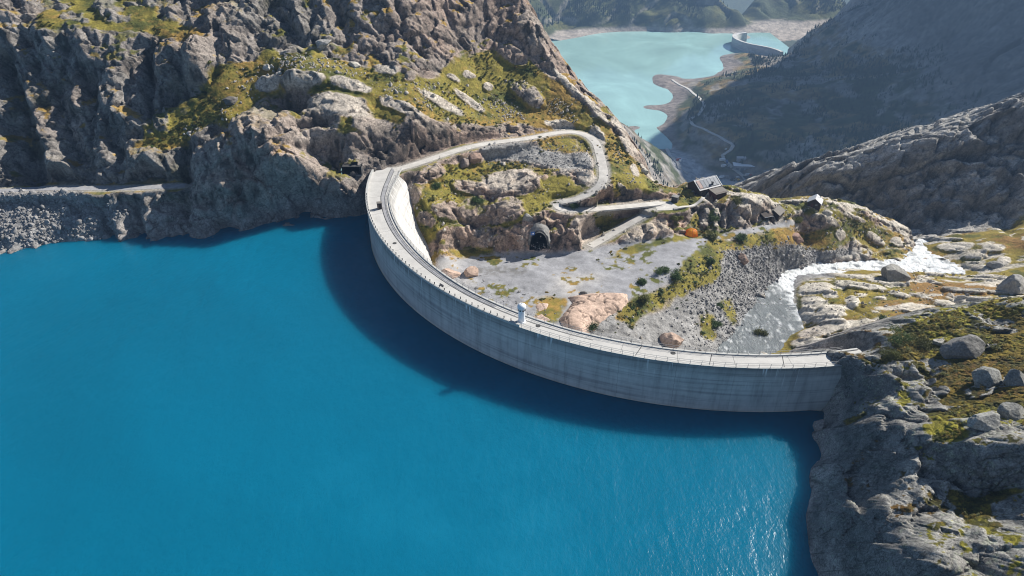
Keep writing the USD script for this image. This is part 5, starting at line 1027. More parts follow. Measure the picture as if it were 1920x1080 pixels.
for args in [
        (G, 1262, 637, 24, 20, 'pointed pink rock just behind the dam fence', PINK, 20, 12, 0, 0.3), (G, 842, 512, 20, 14, 'blocky pink boulder beside the bright downstream face of the dam', PINK, 16, 13, 10, 0.3),
        (G, 884, 510, 14, 12, 'rounded pink boulder on the yard edge, right of the blocky pink one', PINK, 12, 14, 0, 0.25), (G, 1095, 550, 8, 5, 'small dark boulder lying on the gravel above the large pink hump', DARK, 8, 15, 0, 0.25), (G, 1391, 482, 13, 14, 'rounded brown boulder half way down the grey scree slope', (0.28, 0.20, 0.16), 12, 16, 0, 0.35),
        (G, 1494, 448, 16, 12, 'reddish rock block in the scree below the picnic logs', (0.30, 0.20, 0.16), 14, 17, 0, 0.35), (B, 1680, 512, 30, 24, 'big dark grey boulder between the two rapids of the stream', (0.21, 0.205, 0.19), 24, 18, 24, 0.25), (B, 1735, 490, 14, 6, 'flat brownish rock standing in the white rapids', (0.30, 0.26, 0.22), 10, 19, 0, 0.3),
        (B, 1766, 487, 8, 4, 'small dark wet rock at the upper edge of the rapids', DARK, 6, 20, 0, 0.3), (B, 1902, 538, 26, 22, 'large grey boulder at the right edge beyond the stream slabs', GREY, 24, 21, 10, 0.3), (B, 1868, 497, 14, 8, 'grey boulder row on grass above the upper rapids', GREY, 10, 22, 0, 0.3),
        (G, 1552, 400, 11, 7, 'pale round rock in front of the black hut', PALE, 10, 23, 0, 0.35), (G, 1035, 322, 0, 0, '', PALE, 1, 1), (G, 890, 297, 16, 13, 'angular brown block on the road edge above the gorge', (0.27, 0.19, 0.15), 14, 24, 20, 0.3), (G, 868, 305, 13, 11, 'grey cracked block left of the angular brown block by the road', (0.22, 0.18, 0.155), 12, 25, 0, 0.3),
        (G, 432, 186, 15, 9, 'dark angular boulder lying on the grass terrace of the mountain', (0.13, 0.12, 0.11), 14, 26, 10, 0.3), (G, 500, 125, 11, 7, 'pale angular boulder near the top of the grass terrace', PALE, 10, 27, 0, 0.3), (G, 605, 80, 18, 11, 'grey block fallen at the foot of the upper cliff', GREY, 14, 28, 15, 0.3), (G, 665, 120, 12, 8, 'pale grey heap of rock on the grass below the upper cliff', PALE, 10, 29, 0, 0.3),
        (G, 1208, 322, 8, 6, 'pale rock on the grass slope outside the road loop', PALE, 7, 30, 0, 0.3), (G, 988, 408, 12, 10, 'weathered grey boulder under the hairpin road left of its wall', GREY, 10, 31, 0, 0.3), (G, 532, 440, 10, 5, 'low pale stone at the water edge below the left cliff', PALE, 8, 32, 0, 0.4),
        (F, 1808, 652, 38, 26, 'big grey rock split in two rising from the moss in the foreground', (0.17, 0.167, 0.16), 30, 33, -12, 0.3), (F, 1858, 708, 29, 20, 'rounded grey boulder on moss at the right edge of the picture', (0.205, 0.205, 0.19), 24, 34, 10, 0.4), (F, 1908, 706, 24, 26, 'upright grey boulder touching the frame on the right', (0.185, 0.185, 0.173), 24, 35, 0, 0.4),
        (F, 1905, 772, 24, 16, 'grey boulder sunk in moss below the two right hand boulders', (0.19, 0.19, 0.175), 24, 36, 0, 0.42), (F, 1845, 793, 34, 18, 'flat grey rock slab lying in the moss above the cliff face', (0.25, 0.25, 0.235), 26, 37, -8, 0.4), (F, 1768, 642, 18, 8, 'small pale rock between heather bushes near the end of the dam', (0.30, 0.29, 0.27), 14, 38, 0, 0.35),
        (F, 1533, 796, 11, 17, 'narrow pink rock at the water edge where dam meets the cliff', (0.33, 0.28, 0.255), 12, 39, 0, 0.3), (F, 1527, 772, 14, 7, 'dark stones piled in the corner of dam wall and cliff', DARK, 10, 40, 0, 0.35)]:
    if args[3]: boulder(*args[:6], base=args[6], deep=args[7], seed=args[8], rz=args[9] if len(args) > 9 else 0, sink=args[10] if len(args) > 10 else 0.35, mat='near_terrain_look' if args[0] is F else 'stone_look')

def outcrop(patch, pix, h, label, base, seed, edge=5.0, step=0.3, name='rock_outcrop'):
    """A low whaleback of bedrock: outline given in the view, crowned surface, cracks, its rim sunk in the ground."""
    P = np.array([patch.point(u, v) for u, v in pix]); poly = Polygon(P[:, :2]).buffer(0.6).buffer(0)
    x0, y0, x1, y1 = poly.bounds; X, Y = np.meshgrid(np.arange(x0, x1, step), np.arange(y0, y1, step), indexing='ij')
    ins = shapely.contains_xy(poly, X, Y); pts = shapely.points(X.ravel(), Y.ravel()); d = np.where(ins.ravel(), shapely.distance(pts, poly.exterior), 0).reshape(X.shape)
    Z = patch.ground_z(X.ravel(), Y.ravel()).reshape(X.shape); Z = gaussian_filter(Z, 5)
    q = np.stack([X, Y, 0 * X], -1)
    c1 = np.abs(fbm(q * [0.10, 0.22, 0] + seed, 3, seed) - 0.5); c2 = np.abs(fbm(q * [0.25, 0.12, 0] + seed + 9, 3, seed + 3) - 0.5)
    Z = Z - 0.4 + h * (1 - (1 - np.clip(d / edge, 0, 1)) ** 2.4) * (0.7 + 0.6 * fbm(q / 8, 3, seed + 1)) + 0.5 * (fbm(q / 2.2, 4, seed + 2) - 0.5) - 0.5 * np.exp(-(c1 / 0.012) ** 2) - 0.35 * np.exp(-(c2 / 0.012) ** 2)
    i = np.arange(X.size).reshape(X.shape); f = np.stack([i[:-1, :-1], i[1:, :-1], i[1:, 1:], i[:-1, 1:]], -1).reshape(-1, 4); f = f[ins.ravel()[f].all(1)]
    used, inv = np.unique(f, return_inverse=True); v = np.stack([X, Y, Z], -1).reshape(-1, 3)[used]; f = inv.reshape(-1, 4)
    _, _, n = meshkit.arrays((v, f), True)
    c = stone_colours(v, base, seed, 0.25) * (1 - 0.6 * np.exp(-(np.minimum(c1, c2).ravel()[used] / 0.014) ** 2))[:, None]
    t = thing(name, label, 'rock'); big_mesh(numbered(str(t.GetPath()), 'stone'), v, np.vstack([f[:, [0, 1, 2]], f[:, [0, 2, 3]]]), n, 'stone_look', col=c)
outcrop(G, [(1062, 622), (1050, 600), (1062, 585), (1074, 566), (1066, 558), (1105, 552), (1150, 549), (1174, 553), (1176, 566), (1163, 583), (1140, 592), (1128, 602), (1110, 622), (1090, 634)], 2.6, 'large smooth pink rock hump beside the gravel yard behind the dam', (0.46, 0.34, 0.27), 11)
outcrop(G, [(1005, 574), (1012, 568), (1026, 570), (1024, 580), (1010, 583)], 0.7, 'small flat pink rock flush with the gravel behind the white tower', (0.45, 0.34, 0.28), 17, 1.5, 0.2)
outcrop(G, [(1000, 594), (1015, 590), (1030, 600), (1012, 606)], 0.8, 'flat pink rock showing just over the dam fence right of the tower', (0.43, 0.32, 0.26), 19, 1.5, 0.2)

# gabled huts
def gable(t, L, Wd, h_eave, h_ridge, wall, roof, over=0.5, rz=0.0, parts=()):
    """A timber hut: ridge along x."""
    hw = Wd / 2
    prof = Polygon([(-hw, -1.5), (hw, -1.5), (hw, h_eave), (0, h_ridge), (-hw, h_eave)])
    m = trimesh.creation.extrude_polygon(prof, L); m.apply_transform(np.array([[0, 0, 1, -L / 2], [1, 0, 0, 0], [0, 1, 0, 0], [0, 0, 0, 1.0]]))
    put('wall', m, wall, t)
    slope = math.atan2(h_ridge - h_eave, hw); ln = hw / math.cos(slope) + over
    for s in (-1, 1):
        r = box(L + 2 * over, ln, 0.14); r.apply_transform(trimesh.transformations.rotation_matrix(-s * slope, [1, 0, 0]))
        r.apply_translation((0, s * (math.cos(slope) * (ln / 2)), h_ridge + 0.12 - math.sin(slope) * ln / 2)); put('roof', r, roof, t)
    return slope
hp = G.point(1327, 371)
hut = thing('mountain_hut', 'dark timber mountain hut with solar panels on its grey gabled roof', 'hut', hp + [-0.4, 5.8, 0.6], 28)
UsdGeom.Xformable(hut).AddScaleOp().Set((1.1, 1.1, 1.1))
sl = gable(hut, 9.4, 6.8, 3.2, 5.4, 'dark_timber_look', 'grey_roof_look', 0.55)
put('roof_edge', cat_mesh([box(0.2, 4.7, 0.24, (x, -2.05, 4.35), 0, sl) for x in (-5.2, 5.2)] + [box(10.6, 0.2, 0.22, (0, 0, 5.58))]), 'pale_roof_look', hut)
for k in range(6):
    p = box(1.42, 3.5, 0.06); p.apply_transform(trimesh.transformations.rotation_matrix(sl, [1, 0, 0])); p.apply_translation((-3.95 + k * 1.58, -1.97 , 4.44 + 0.12))
    put('solar_panel' if k else 'rusty_roof_sheet', p, 'solar_look' if k else 'rust_roof_look', hut)
put('annex_wall', box(5.2, 4.4, 4.0, (2.0, -5.2, 0.4)), 'red_timber_look', hut)
m = box(6.0, 5.2, 0.16); m.apply_transform(trimesh.transformations.rotation_matrix(math.radians(7), [1, 0, 0])); m.apply_translation((2.1, -5.3, 2.55)); put('annex_roof', m, 'grey_timber_look', hut)
put('chimney', cat_mesh([box(0.55, 0.55, 1.9, (1.2, -3.0, 3.9)), box(0.75, 0.75, 0.14, (1.2, -3.0, 4.9))]), 'dark_metal_look', hut)
for x in (-3.2, -1.4): 
    w = put('window', box(0.9, 0.08, 1.0, (x, -3.43, 1.5)), 'glass_dark_look', hut); put('frame', box(1.12, 0.06, 1.22, (x, -3.40, 1.5)), 'grey_timber_look', w)
for x in (0.6, 3.2): put('window', box(0.9, 0.08, 0.9, (x, -7.43, 1.1)), 'glass_dark_look', hut)
put('door', box(1.0, 0.08, 2.0, (-4.74, -1.0, 1.0), math.pi / 2), 'red_timber_look', hut)
put('terrace', cat_mesh([box(11.0, 3.4, 0.3, (0.6, -9.0, -1.0))] + [box(0.2, 0.2, 3.0, (x, -10.4, -2.4)) for x in np.linspace(-4.6, 5.8, 6)]), 'grey_timber_look', hut)
put('terrace_rail', cat_mesh([box(11.0, 0.07, 0.09, (0.6, -10.6, 0.15))] + [box(0.09, 0.09, 1.1, (x, -10.6, -0.35)) for x in np.linspace(-4.8, 6.0, 9)]), 'grey_timber_look', hut)
sp_ = G.point(1304, 352)
sv = thing('stovepipe', 'thin black stovepipe rising from the stones left of the hut', 'chimney', sp_)
put('pipe', rod(0.28, 2.6, (0, 0, 0), 10), 'dark_metal_look', sv); put('cowl', lathe([(0, 2.6), (0.42, 2.6), (0.2, 2.95), (0, 3.0)], 12), 'dark_metal_look', sv)
rw = thing('ruined_wall', 'low ruined stone walls beside the mountain hut', 'wall', G.point(1318, 347) + [0, 1.5, 0])
rng = np.random.default_rng(11)
for k in range(26):
    m = rock_mesh((rng.uniform(.35, .7), rng.uniform(.3, .6), rng.uniform(.25, .45)), 300 + k, 2, 8); m.apply_translation((-3 + 0.28 * k % 6.0, 0.5 * (k % 3), 0.25 + 0.42 * (k % 4))); put('stone', m, 'pale_stone_look', rw)

def hut_at(name, label, u, v, size, rz, wall, roof, lift_=0.3, group=None, win=True):
    p = G.point(u, v); t = thing(name, label, 'hut' if 'hut' in name else 'shed', p + [0, size[1] / 2, lift_], rz, group)
    gable(t, *size, wall, roof, 0.4)
    return t
bh = hut_at('black_hut', 'small black hut with pale roof alone on the bare rock', 1530, 393, (4.6, 5.0, 2.3, 4.1), 62, 'dark_timber_look', 'pale_roof_look', 0.4)
put('window', box(0.08, 0.9, 0.8, (-2.34, -0.9, 1.5)), 'glass_dark_look', bh); put('door', box(0.08, 0.9, 1.8, (-2.34, 0.8, 0.95)), 'red_timber_look', bh); put('stovepipe', rod(0.11, 1.3, (1.6, -1.5, 3.4), 8), 'dark_metal_look', bh)
sh = hut_at('goat_shed', 'grey roofed timber shed tucked against the rock at the end of the trail', 1455, 411, (5.6, 5.2, 1.8, 3.3), 52, 'dark_timber_look', 'grey_timber_look', 0.1)
put('door', box(0.08, 1.0, 1.6, (-2.84, 0, 0.8)), 'dark_timber_look', sh)
lt = thing('lean_to', 'dark open lean-to in the shade left of the grey roofed shed', 'shed', G.point(1437, 416) + [0, 1.8, 0], 20)
put('wall', cat_mesh([box(3.6, 0.2, 2.4, (0, 1.4, 1.0)), box(0.2, 2.8, 2.2, (-1.8, 0, 0.9)), box(0.2, 2.8, 2.2, (1.8, 0, 0.9))]), 'dark_timber_look', lt); m = box(4.2, 3.6, 0.12); m.apply_transform(trimesh.transformations.rotation_matrix(0.2, [1, 0, 0])); m.apply_translation((0, 0, 2.25)); put('roof', m, 'dark_timber_look', lt); put('fascia', box(4.2, 0.1, 0.16, (0, -1.8, 1.95)), 'pale_roof_look', lt)

# orange dome tent
p = G.point(1297, 441); tent = thing('dome_tent', 'bright orange and yellow dome tent on the grass beside the gravel track', 'tent', p + [0, 0.4, 0.25], 25)
UsdGeom.Xformable(tent).AddScaleOp().Set((1.25, 1.25, 1.6))
Rr, n1_, n2_ = 2.05, 48, 12
def tent_point(a, e):
    k = 1 - 0.10 * abs(math.sin(3 * a)) ** 1.0 * math.cos(e)
    return [Rr * k * math.cos(a) * math.cos(e) ** 0.8, Rr * k * math.sin(a) * math.cos(e) ** 0.8, 1.55 * math.sin(e) ** 0.9]
for s_ in range(6):
    A_ = np.linspace(s_ * math.pi / 3, (s_ + 1) * math.pi / 3, 9); E_ = np.linspace(0, math.pi / 2, 10)
    v = np.array([tent_point(a, e) for a in A_ for e in E_]); i, j = np.meshgrid(np.arange(8), np.arange(9), indexing='ij')
    put('fabric_panel', (v, np.stack([i * 10 + j, (i + 1) * 10 + j, (i + 1) * 10 + j + 1, i * 10 + j + 1], -1).reshape(-1, 4)), 'orange_fabric_look' if s_ % 3 else 'yellow_fabric_look', tent, True)
for s_ in range(3):
    for h_ in (0, math.pi):
        pts = np.array([tent_point(s_ * math.pi / 3 + h_, e) for e in np.linspace(0, math.pi / 2, 9)]) * 1.012
        put('pole', cat_mesh([bar(a, b, 0.03) for a, b in zip(pts[:-1], pts[1:])]), 'dark_metal_look', tent)
put('door_flap', (np.array([tent_point(a, e) for a in (-1.75, -1.4) for e in (0.02, 0.5, 0.9)]) * 1.02, np.array([[0, 3, 4, 1], [1, 4, 5, 2]])), 'yellow_fabric_look', tent)

# log bench and rail at the trail end
p = G.point(1506, 420); lb = thing('log_rack', 'rough stack of logs and trestles at the edge of the trail', 'logs', p + [0, 0.5, 0], 10)
rng = np.random.default_rng(8)
for k in range(9):
    x = -2.6 + k * 0.62; m = bar((x, -0.6 + rng.uniform(-.2, .2), 0.15 + 0.1 * (k % 2)), (x + rng.uniform(.4, .9), 1.0, 0.7 + rng.uniform(0, .5)), 0.24); put('log', m, 'dark_timber_look' if k % 3 else 'grey_timber_look', lb)
for x in (-2.4, 0, 2.4): put('trestle', cat_mesh([bar((x - .4, 0, 0), (x, 0, 1.2), 0.14), bar((x + .4, 0, 0), (x, 0, 1.2), 0.14)]), 'dark_timber_look', lb)

# stone retaining wall under the hairpin, stones laid one by one
wpts = polyline(at_z(*np.array([(1046, 394, -1.3), (1060, 398, -1.5), (1085, 399, -2.0), (1112, 396, -2.6)], float).T), 0.9)
rwl = thing('retaining_wall', 'grey stone retaining wall carrying the hairpin of the road', 'wall')
rng = np.random.default_rng(9)
stones = [rock_mesh((0.55, 0.4, 0.36), 400 + k, 2, 10, 0.05, cut=0.6) for k in range(5)]
for r_ in range(7):
    for k, q_ in enumerate(wpts):
        m = stones[(k + r_ * 2) % 5].copy(); m.apply_translation(q_ + [0.45 * (r_ % 2), -0.1 + 0.1 * r_ * -0.4, -0.45 - 0.62 * r_]); put('stone', m, 'scree_stone_look', rwl)
# low wall along the footpath to the hut, and the path itself
fpth = polyline(np.array([G.point(u, v) for u, v in ((1262, 395), (1285, 393), (1300, 389), (1309, 382), (1317, 374))]) + [0, 0, 0.35], 0.8)
tag(put('footpath', ribbon(fpth, 1.3, 0.5, 0.05, 4), 'road_look'), 'narrow pale footpath climbing from the road to the hut', kind='structure')
gate = thing('road_shed', 'small dark concrete kiosk at the end of the road apron', 'kiosk', G.point(1264, 379) + [0.5, 0.8, 0], -30)
put('wall', box(2.4, 2.0, 2.4, (0, 0, 1.1)), 'tunnel_rock_look', gate); put('roof', box(2.7, 2.3, 0.14, (0, 0, 2.38)), 'shotcrete_look', gate); put('door', box(0.9, 0.06, 1.8, (0, -1.03, 0.95)), 'dark_metal_look', gate)
# gallery window in the cliff
gp = G.point(656, 327)
gal = thing('gallery_opening', 'dark rectangular gallery window cut in the cliff left of the dam', 'opening', gp + [0.3, 1.6, -0.6])
put('chamber', trimesh.util.concatenate([box(7.0, 9.0, 0.2, (0, 4.5, 3.4)), box(0.2, 9.0, 3.6, (-3.4, 4.5, 1.7)), box(0.2, 9.0, 3.6, (3.4, 4.5, 1.7)), box(7.0, 0.2, 3.6, (0, 9.0, 1.7)), box(7.0, 9.0, 0.2, (0, 4.5, -0.1))]), 'tunnel_rock_look', gal)
put('sill', box(6.4, 0.7, 0.55, (0.2, 0.2, 0.1)), 'shotcrete_look', gal)
# a walker on the road
p = at_z(1229, 404, -7.0); p = np.r_[p[:2], road2_path[np.argmin(np.hypot(road2_path[:, 0] - p[0], road2_path[:, 1] - p[1])), 2] + 0.03]
def person(loc, rz):
    from manifold3d import Manifold
    J = {'hipL': (-.10, 0, .92, .105), 'hipR': (.10, 0, .92, .105), 'kneeL': (-.11, -.10, .50, .07), 'kneeR': (.11, .06, .50, .07), 'ankL': (-.11, -.12, .09, .05), 'ankR': (.11, .20, .12, .05), 'toeL': (-.12, -.28, .05, .045), 'toeR': (.12, .05, .05, .045),
         'waist': (0, 0, 1.05, .14), 'chest': (0, -.02, 1.32, .16), 'shL': (-.19, -.01, 1.43, .075), 'shR': (.19, -.01, 1.43, .075), 'neck': (0, -.03, 1.52, .055), 'head': (0, -.05, 1.66, .10), 'crown': (0, -.04, 1.70, .095), 'elL': (-.26, .06, 1.15, .05), 'elR': (.26, -.06, 1.15, .05), 'haL': (-.25, -.06, .92, .04), 'haR': (.25, -.18, .95, .04)}
    bones = [('hipL', 'kneeL'), ('kneeL', 'ankL'), ('ankL', 'toeL'), ('hipR', 'kneeR'), ('kneeR', 'ankR'), ('ankR', 'toeR'), ('hipL', 'hipR', 'waist'), ('waist', 'chest'), ('chest', 'shL', 'shR'), ('chest', 'neck'), ('neck', 'head'), ('head', 'crown'), ('shL', 'elL'), ('elL', 'haL'), ('shR', 'elR'), ('elR', 'haR')]
    body = Manifold()
    for b in bones: body = body + Manifold.batch_hull([Manifold.sphere(J[j][3], 14).translate(J[j][:3]) for j in b])
    t = thing('person', 'person in dark clothes walking on the pale road ramp', 'person', loc, rz)
    put('body', body, 'clothes_look', t, True)
    put('face', rock_mesh((.085, .03, .10), 77, 2, 2, 0.02), 'skin_look', t).GetAttribute('points').Set(Vt.Vec3fArray.FromNumpy((np.array(rock_mesh((.085, .03, .10), 77, 2, 2, 0.02).vertices) + [0, -.135, 1.65]).astype(np.float32)))
person(p, -40)

# ------------------------------------------------------------------ shrubs
def leaf_clump(seed, n, r, leaf, up=0.8):
    """Leaf-sized faces spread through an uneven crown."""
    rng = np.random.default_rng(seed)
    lobes = rng.normal(0, 0.45, (7, 3)) * [1, 1, 0.5]; lobes[:, 2] = np.abs(lobes[:, 2]) + 0.25
    c = lobes[rng.integers(0, 7, n)] + rng.normal(0, 1, (n, 3)) * 0.27 * [1, 1, up]
    c = c[c[:, 2] > 0.03]; n = len(c)
    t, s = rng.normal(size=(n, 3)), rng.normal(size=(n, 3)); t /= np.linalg.norm(t, axis=1, keepdims=True); s -= (s * t).sum(1, keepdims=True) * t; s /= np.linalg.norm(s, axis=1, keepdims=True)
    L = leaf * rng.uniform(0.6, 1.3, (n, 1)) / r
    v = np.stack([c - t * L, c + s * L * 0.5, c + t * L, c - s * L * 0.5], 1).reshape(-1, 3) * r
    return v, np.arange(4 * n).reshape(n, 4)
def shrub_stems(seed, r):
    rng = np.random.default_rng(seed + 50)
    return cat_mesh([bar((0, 0, -0.3), (rng.normal(0, .35) * r, rng.normal(0, .35) * r, r * rng.uniform(.5, .8)), 0.05) for _ in range(6)])
for k, (pt, u, v, r, lab) in enumerate([(G, 1107, 617, 14, 'round green bush against the pink rock hump behind the dam fence'), (G, 1206, 531, 10, 'green bush on the yard rim, leftmost of three'), (G, 1243, 509, 11, 'green bush on the yard rim, middle of three'), (G, 1265, 521, 13, 'larger light green bush on the yard rim, rightmost of three'), (G, 1331, 495, 10, 'dark green bush on the rust coloured grass bank'),
                                        (G, 1388, 448, 10, 'dark green bush below the trail under the rock pillars'), (G, 1203, 562, 11, 'yellow green bush on the bank left of the pink rock'), (G, 1343, 612, 10, 'green bush low on the scree near the stream'), (B, 1433, 582, 14, 'green bush on the gravel bar in the middle of the stream'), (G, 1078, 384, 11, 'green shrub inside the hairpin bend of the road'),
                                        (G, 1350, 575, 8, 'small green bush half way down the scree'), (G, 820, 352, 9, 'bright green bush on the gorge rocks above the concrete face'), (G, 897, 380, 10, 'grey green bush on the gorge rocks under the road'), (G, 1337, 448, 11, 'olive bush at the bend of the gravel track'), (G, 1330, 408, 12, 'green shrub growing from the top of the rock pillars'), (G, 1380, 380, 11, 'olive shrub on the rock right of the hut'), (B, 1655, 605, 12, 'dark heather bush on the grass behind the end of the dam'), (F, 1690, 640, 22, 'dark green heather cushion on the spur near the dam end'), (F, 1735, 650, 20, 'olive heather cushion right of the dark one on the spur'), (F, 1665, 672, 20, 'ochre heather cushion above the right end of the dam'), (B, 1425, 628, 13, 'low olive scrub on the gravel bar near the dam foot'), (G, 1268, 412, 8, 'olive bush on the rocky slope below the road apron'), (G, 1495, 415, 9, 'pale green bush beside the logs at the trail end')]):
    p = pt.point(u, v); m = float(proj(p)[1]) / FPX; rad = r * m
    t = thing('shrub', lab, 'bush', p - [0, 0, 0.1], 40 * k)
    put('foliage', leaf_clump(k, 2600, rad, 0.20 if pt is not F else 0.13), 'olive_leaf_look' if any(w in lab for w in ('olive', 'yellow', 'ochre', 'pale green')) else 'leaf_look', t); put('stem', shrub_stems(k, rad), 'bark_look', t)

# ------------------------------------------------------------------ loose stone: uncounted, instanced
def scatter(name, label, patch, weight, count, sizes, seed, mat, zoff=0.0):
    rng = np.random.default_rng(seed)
    w = np.clip(weight, 0, None).ravel().astype(float); idx = rng.choice(len(w), count, p=w / w.sum())
    p = patch.xyz().reshape(-1, 3)[idx] + np.c_[rng.normal(0, .2, (count, 2)), np.full(count, zoff)]
    s = np.exp(rng.normal(math.log(sizes[0]), sizes[1], count)).clip(sizes[0] * 0.4, sizes[0] * 5)
    instancer(name, label, [rock_mesh((1, .8, .65), seed * 10 + k, 2, 10, 0.06, cut=0.55) for k in range(6)], p, s, seed, mat)
def instancer(name, label, protos, p, s, seed, mat, upright=False, stretch=None):
    rng = np.random.default_rng(seed + 1); n = len(p)
    path = numbered('/World', name); pi = UsdGeom.PointInstancer.Define(stage, path)
    targets = []
    for k, m in enumerate(protos):
        pr = usdkit.mesh(stage, f'{path}/shape_{k}', m, look(mat) if isinstance(mat, str) else look(mat[k]), smooth=False); targets.append(pr.GetPath())
    pi.CreatePrototypesRel().SetTargets(targets)
    pi.CreateProtoIndicesAttr(Vt.IntArray.FromNumpy(rng.integers(0, len(protos), n).astype(np.int32)))
    pi.CreatePositionsAttr(Vt.Vec3fArray.FromNumpy(np.ascontiguousarray(p, np.float32)))
    sc = np.repeat(s[:, None], 3, 1); 
    if stretch is not None: sc = sc * stretch
    pi.CreateScalesAttr(Vt.Vec3fArray.FromNumpy(sc.astype(np.float32)))
    a = rng.uniform(0, 2 * np.pi, n)
    qs = np.c_[np.cos(a / 2), 0 * a, 0 * a, np.sin(a / 2)] if upright else (lambda z: z / np.linalg.norm(z, axis=1, keepdims=True))(rng.normal(size=(n, 4)))
    pi.CreateOrientationsAttr(Vt.QuathArray([Gf.Quath(float(x[0]), float(x[1]), float(x[2]), float(x[3])) for x in qs]))
    tag(pi, label, None, None, 'stuff')
vis = np.ones(G.c.shape); Pn = G.xyz()
deb_s = G.mask([(1180, 572), (1330, 468), (1480, 440), (1600, 472), (1500, 500), (1430, 545), (1385, 655), (1140, 650)], 1, 1) * (1 - np.clip(grass_G, 0, 1) * 0.9)
scatter('scree', 'loose grey scree blocks covering the slope above the stream', G, deb_s * sstep(G.A, 45, 95), 6500, (0.20, 0.6), 61, 'scree_stone_look')
deb_l = G.mask([(-200, 368), (120, 366), (250, 400), (200, 452), (-200, 485)], 1, 1)
scatter('shore_scree', 'broken grey stones on the bank between shore road and lake', G, deb_l * (Pn[..., 2] > 0.2), 4200, (0.32, 0.55), 62, 'scree_stone_look')
deb_r = G.mask([(850, 292), (960, 270), (1050, 260), (1112, 285), (1115, 328), (1060, 330), (960, 310), (880, 310)], 1, 1)
scatter('loose_stones', 'small grey stones littering the ground inside the road loop', G, 0.5 * deb_r + 0.12 * G.mask([(830, 500), (1000, 540), (1060, 620), (960, 610), (860, 570)], 1, 1) + 0.5 * G.mask([(985, 458), (1035, 456), (1040, 474), (980, 476)], .5, .5), 1500, (0.18, 0.5), 63, 'scree_stone_look')
tg = G.mask([(470, 115), (560, 100), (760, 150), (900, 160), (1000, 215), (900, 232), (760, 200), (640, 150), (520, 140), (440, 220), (330, 260), (420, 180)], 1, 1) + 0.6 * G.mask([(900, 110), (1060, 190), (1130, 245), (1230, 360), (1180, 345), (1120, 250), (1000, 190)], 1, 1)
clus = sstep(fbm(Pn / 9, 3, 203), 0.5, 0.62)
scatter('fallen_stones', 'scattered pale stones lying on the mountain grass', G, tg * (0.15 + clus), 1700, (0.24, 0.55), 64, 'pale_stone_look')
kn = G.mask([(1440, 385), (1560, 385), (1700, 440), (1640, 465), (1560, 430), (1470, 405)], 1, 1) + 0.6 * gorge_mask
scatter('gorge_stones', 'small stones and blocks lying between the gorge rocks', G, kn, 1200, (0.28, 0.5), 65, 'pale_stone_look')
PB = B.xyz(); rb = B.mask([(1505, 520), (1700, 515), (1850, 545), (1920, 600), (1700, 625), (1520, 640)], 1, 1) + 1.5 * B.mask([(1700, 495), (1810, 505), (1830, 520), (1700, 520)], .8, .8)
scatter('bank_stones', 'small pale stones scattered over the slabs of the right bank', B, rb, 1300, (0.22, 0.5), 66, 'pale_stone_look')
# low alpine scrub as leaf clumps on the grass
def scrub(name, label, patch, weight, count, size, seed, mats, leaf):
    rng = np.random.default_rng(seed); w = np.clip(weight, 0, None).ravel().astype(float); idx = rng.choice(len(w), count, p=w / w.sum())
    p = patch.xyz().reshape(-1, 3)[idx] - [0, 0, 0.06]; s = np.exp(rng.normal(math.log(size), 0.4, count))
    instancer(name, label, [leaf_clump(seed + k, 240, 1.0, leaf) for k in range(6)], p, s, seed, [mats[k % len(mats)] for k in range(6)], True, np.array([1, 1, 0.6]))
plain('ochre_leaf_look', (0.22, 0.16, 0.025), 0.7, 0.4, 1.5, random=0.3, trans=0.15)
gw = sstep(fbm(Pn / 12, 3, 303) + 0.3 * (fbm(Pn / 3, 2, 304) - 0.5), 0.5, 0.62)
scrub('alpine_scrub', 'low dark and olive alpine scrub dotted over the mountain grass', G, grass_G * gw * (G.A > -200), 2600, 0.38, 71, ['olive_leaf_look', 'olive_leaf_look', 'ochre_leaf_look', 'leaf_look'], 0.30)
PF = F.xyz(); gf = sstep(fbm(PF / 4, 3, 305), 0.45, 0.6)
scrub('heather', 'low heather and moss cushions on the foreground spur', F, moss_F * (0.25 + gf), 2600, 0.26, 72, ['ochre_leaf_look', 'olive_leaf_look'], 0.20)
scrub('bank_scrub', 'low ochre scrub in the grass of the right bank', B, grass_B * (PB[..., 1] < 300) * (PB[..., 2] > -28), 1500, 0.45, 73, ['ochre_leaf_look', 'olive_leaf_look', 'leaf_look'], 0.28)

# ------------------------------------------------------------------ the valley: conifers, worksite
def conifer(seed):
    rng = np.random.default_rng(seed); parts = []
    for k in range(6):
        z = 0.12 + k * 0.15; r = 0.24 * (1 - k / 6.5) + 0.02
        c = trimesh.creation.cone(r, 0.26, sections=7); c.vertices += rng.normal(0, 0.018, c.vertices.shape); c.apply_translation((0, 0, z)); parts.append(c)
    parts.append(rod(0.025, 0.2, (0, 0, -0.05), 5)); return cat_mesh(parts)
PV = V.xyz(); nv = fbm(PV / 70, 3, 401)
forest = sstep(nv, 0.42, 0.62) * (PV[..., 2] > LZ + 14) * (PV[..., 2] < -175) * sstep(PV[..., 1], 760, 860) * (1 - np.clip(fan * 2, 0, 1)) * (PV[..., 1] < 1650) * (PV[..., 0] > 90)
crest_w = V.mask([(1285, 128), (1310, 112), (1375, 96), (1400, 100), (1440, 118), (1380, 125), (1320, 135)], 8, 6, 0.03)
rng = np.random.default_rng(81); w = (forest * 0.5 + 3.0 * crest_w * (PV[..., 2] > LZ + 12)).ravel(); idx = rng.choice(len(w), 5200, p=w / w.sum())
instancer('valley_forest', 'scattered dark conifers and scrub on the valley shoulder', [conifer(k) for k in range(4)], PV.reshape(-1, 3)[idx], np.exp(rng.normal(math.log(3.6), 0.4, len(idx))), 81, 'needle_look', True)
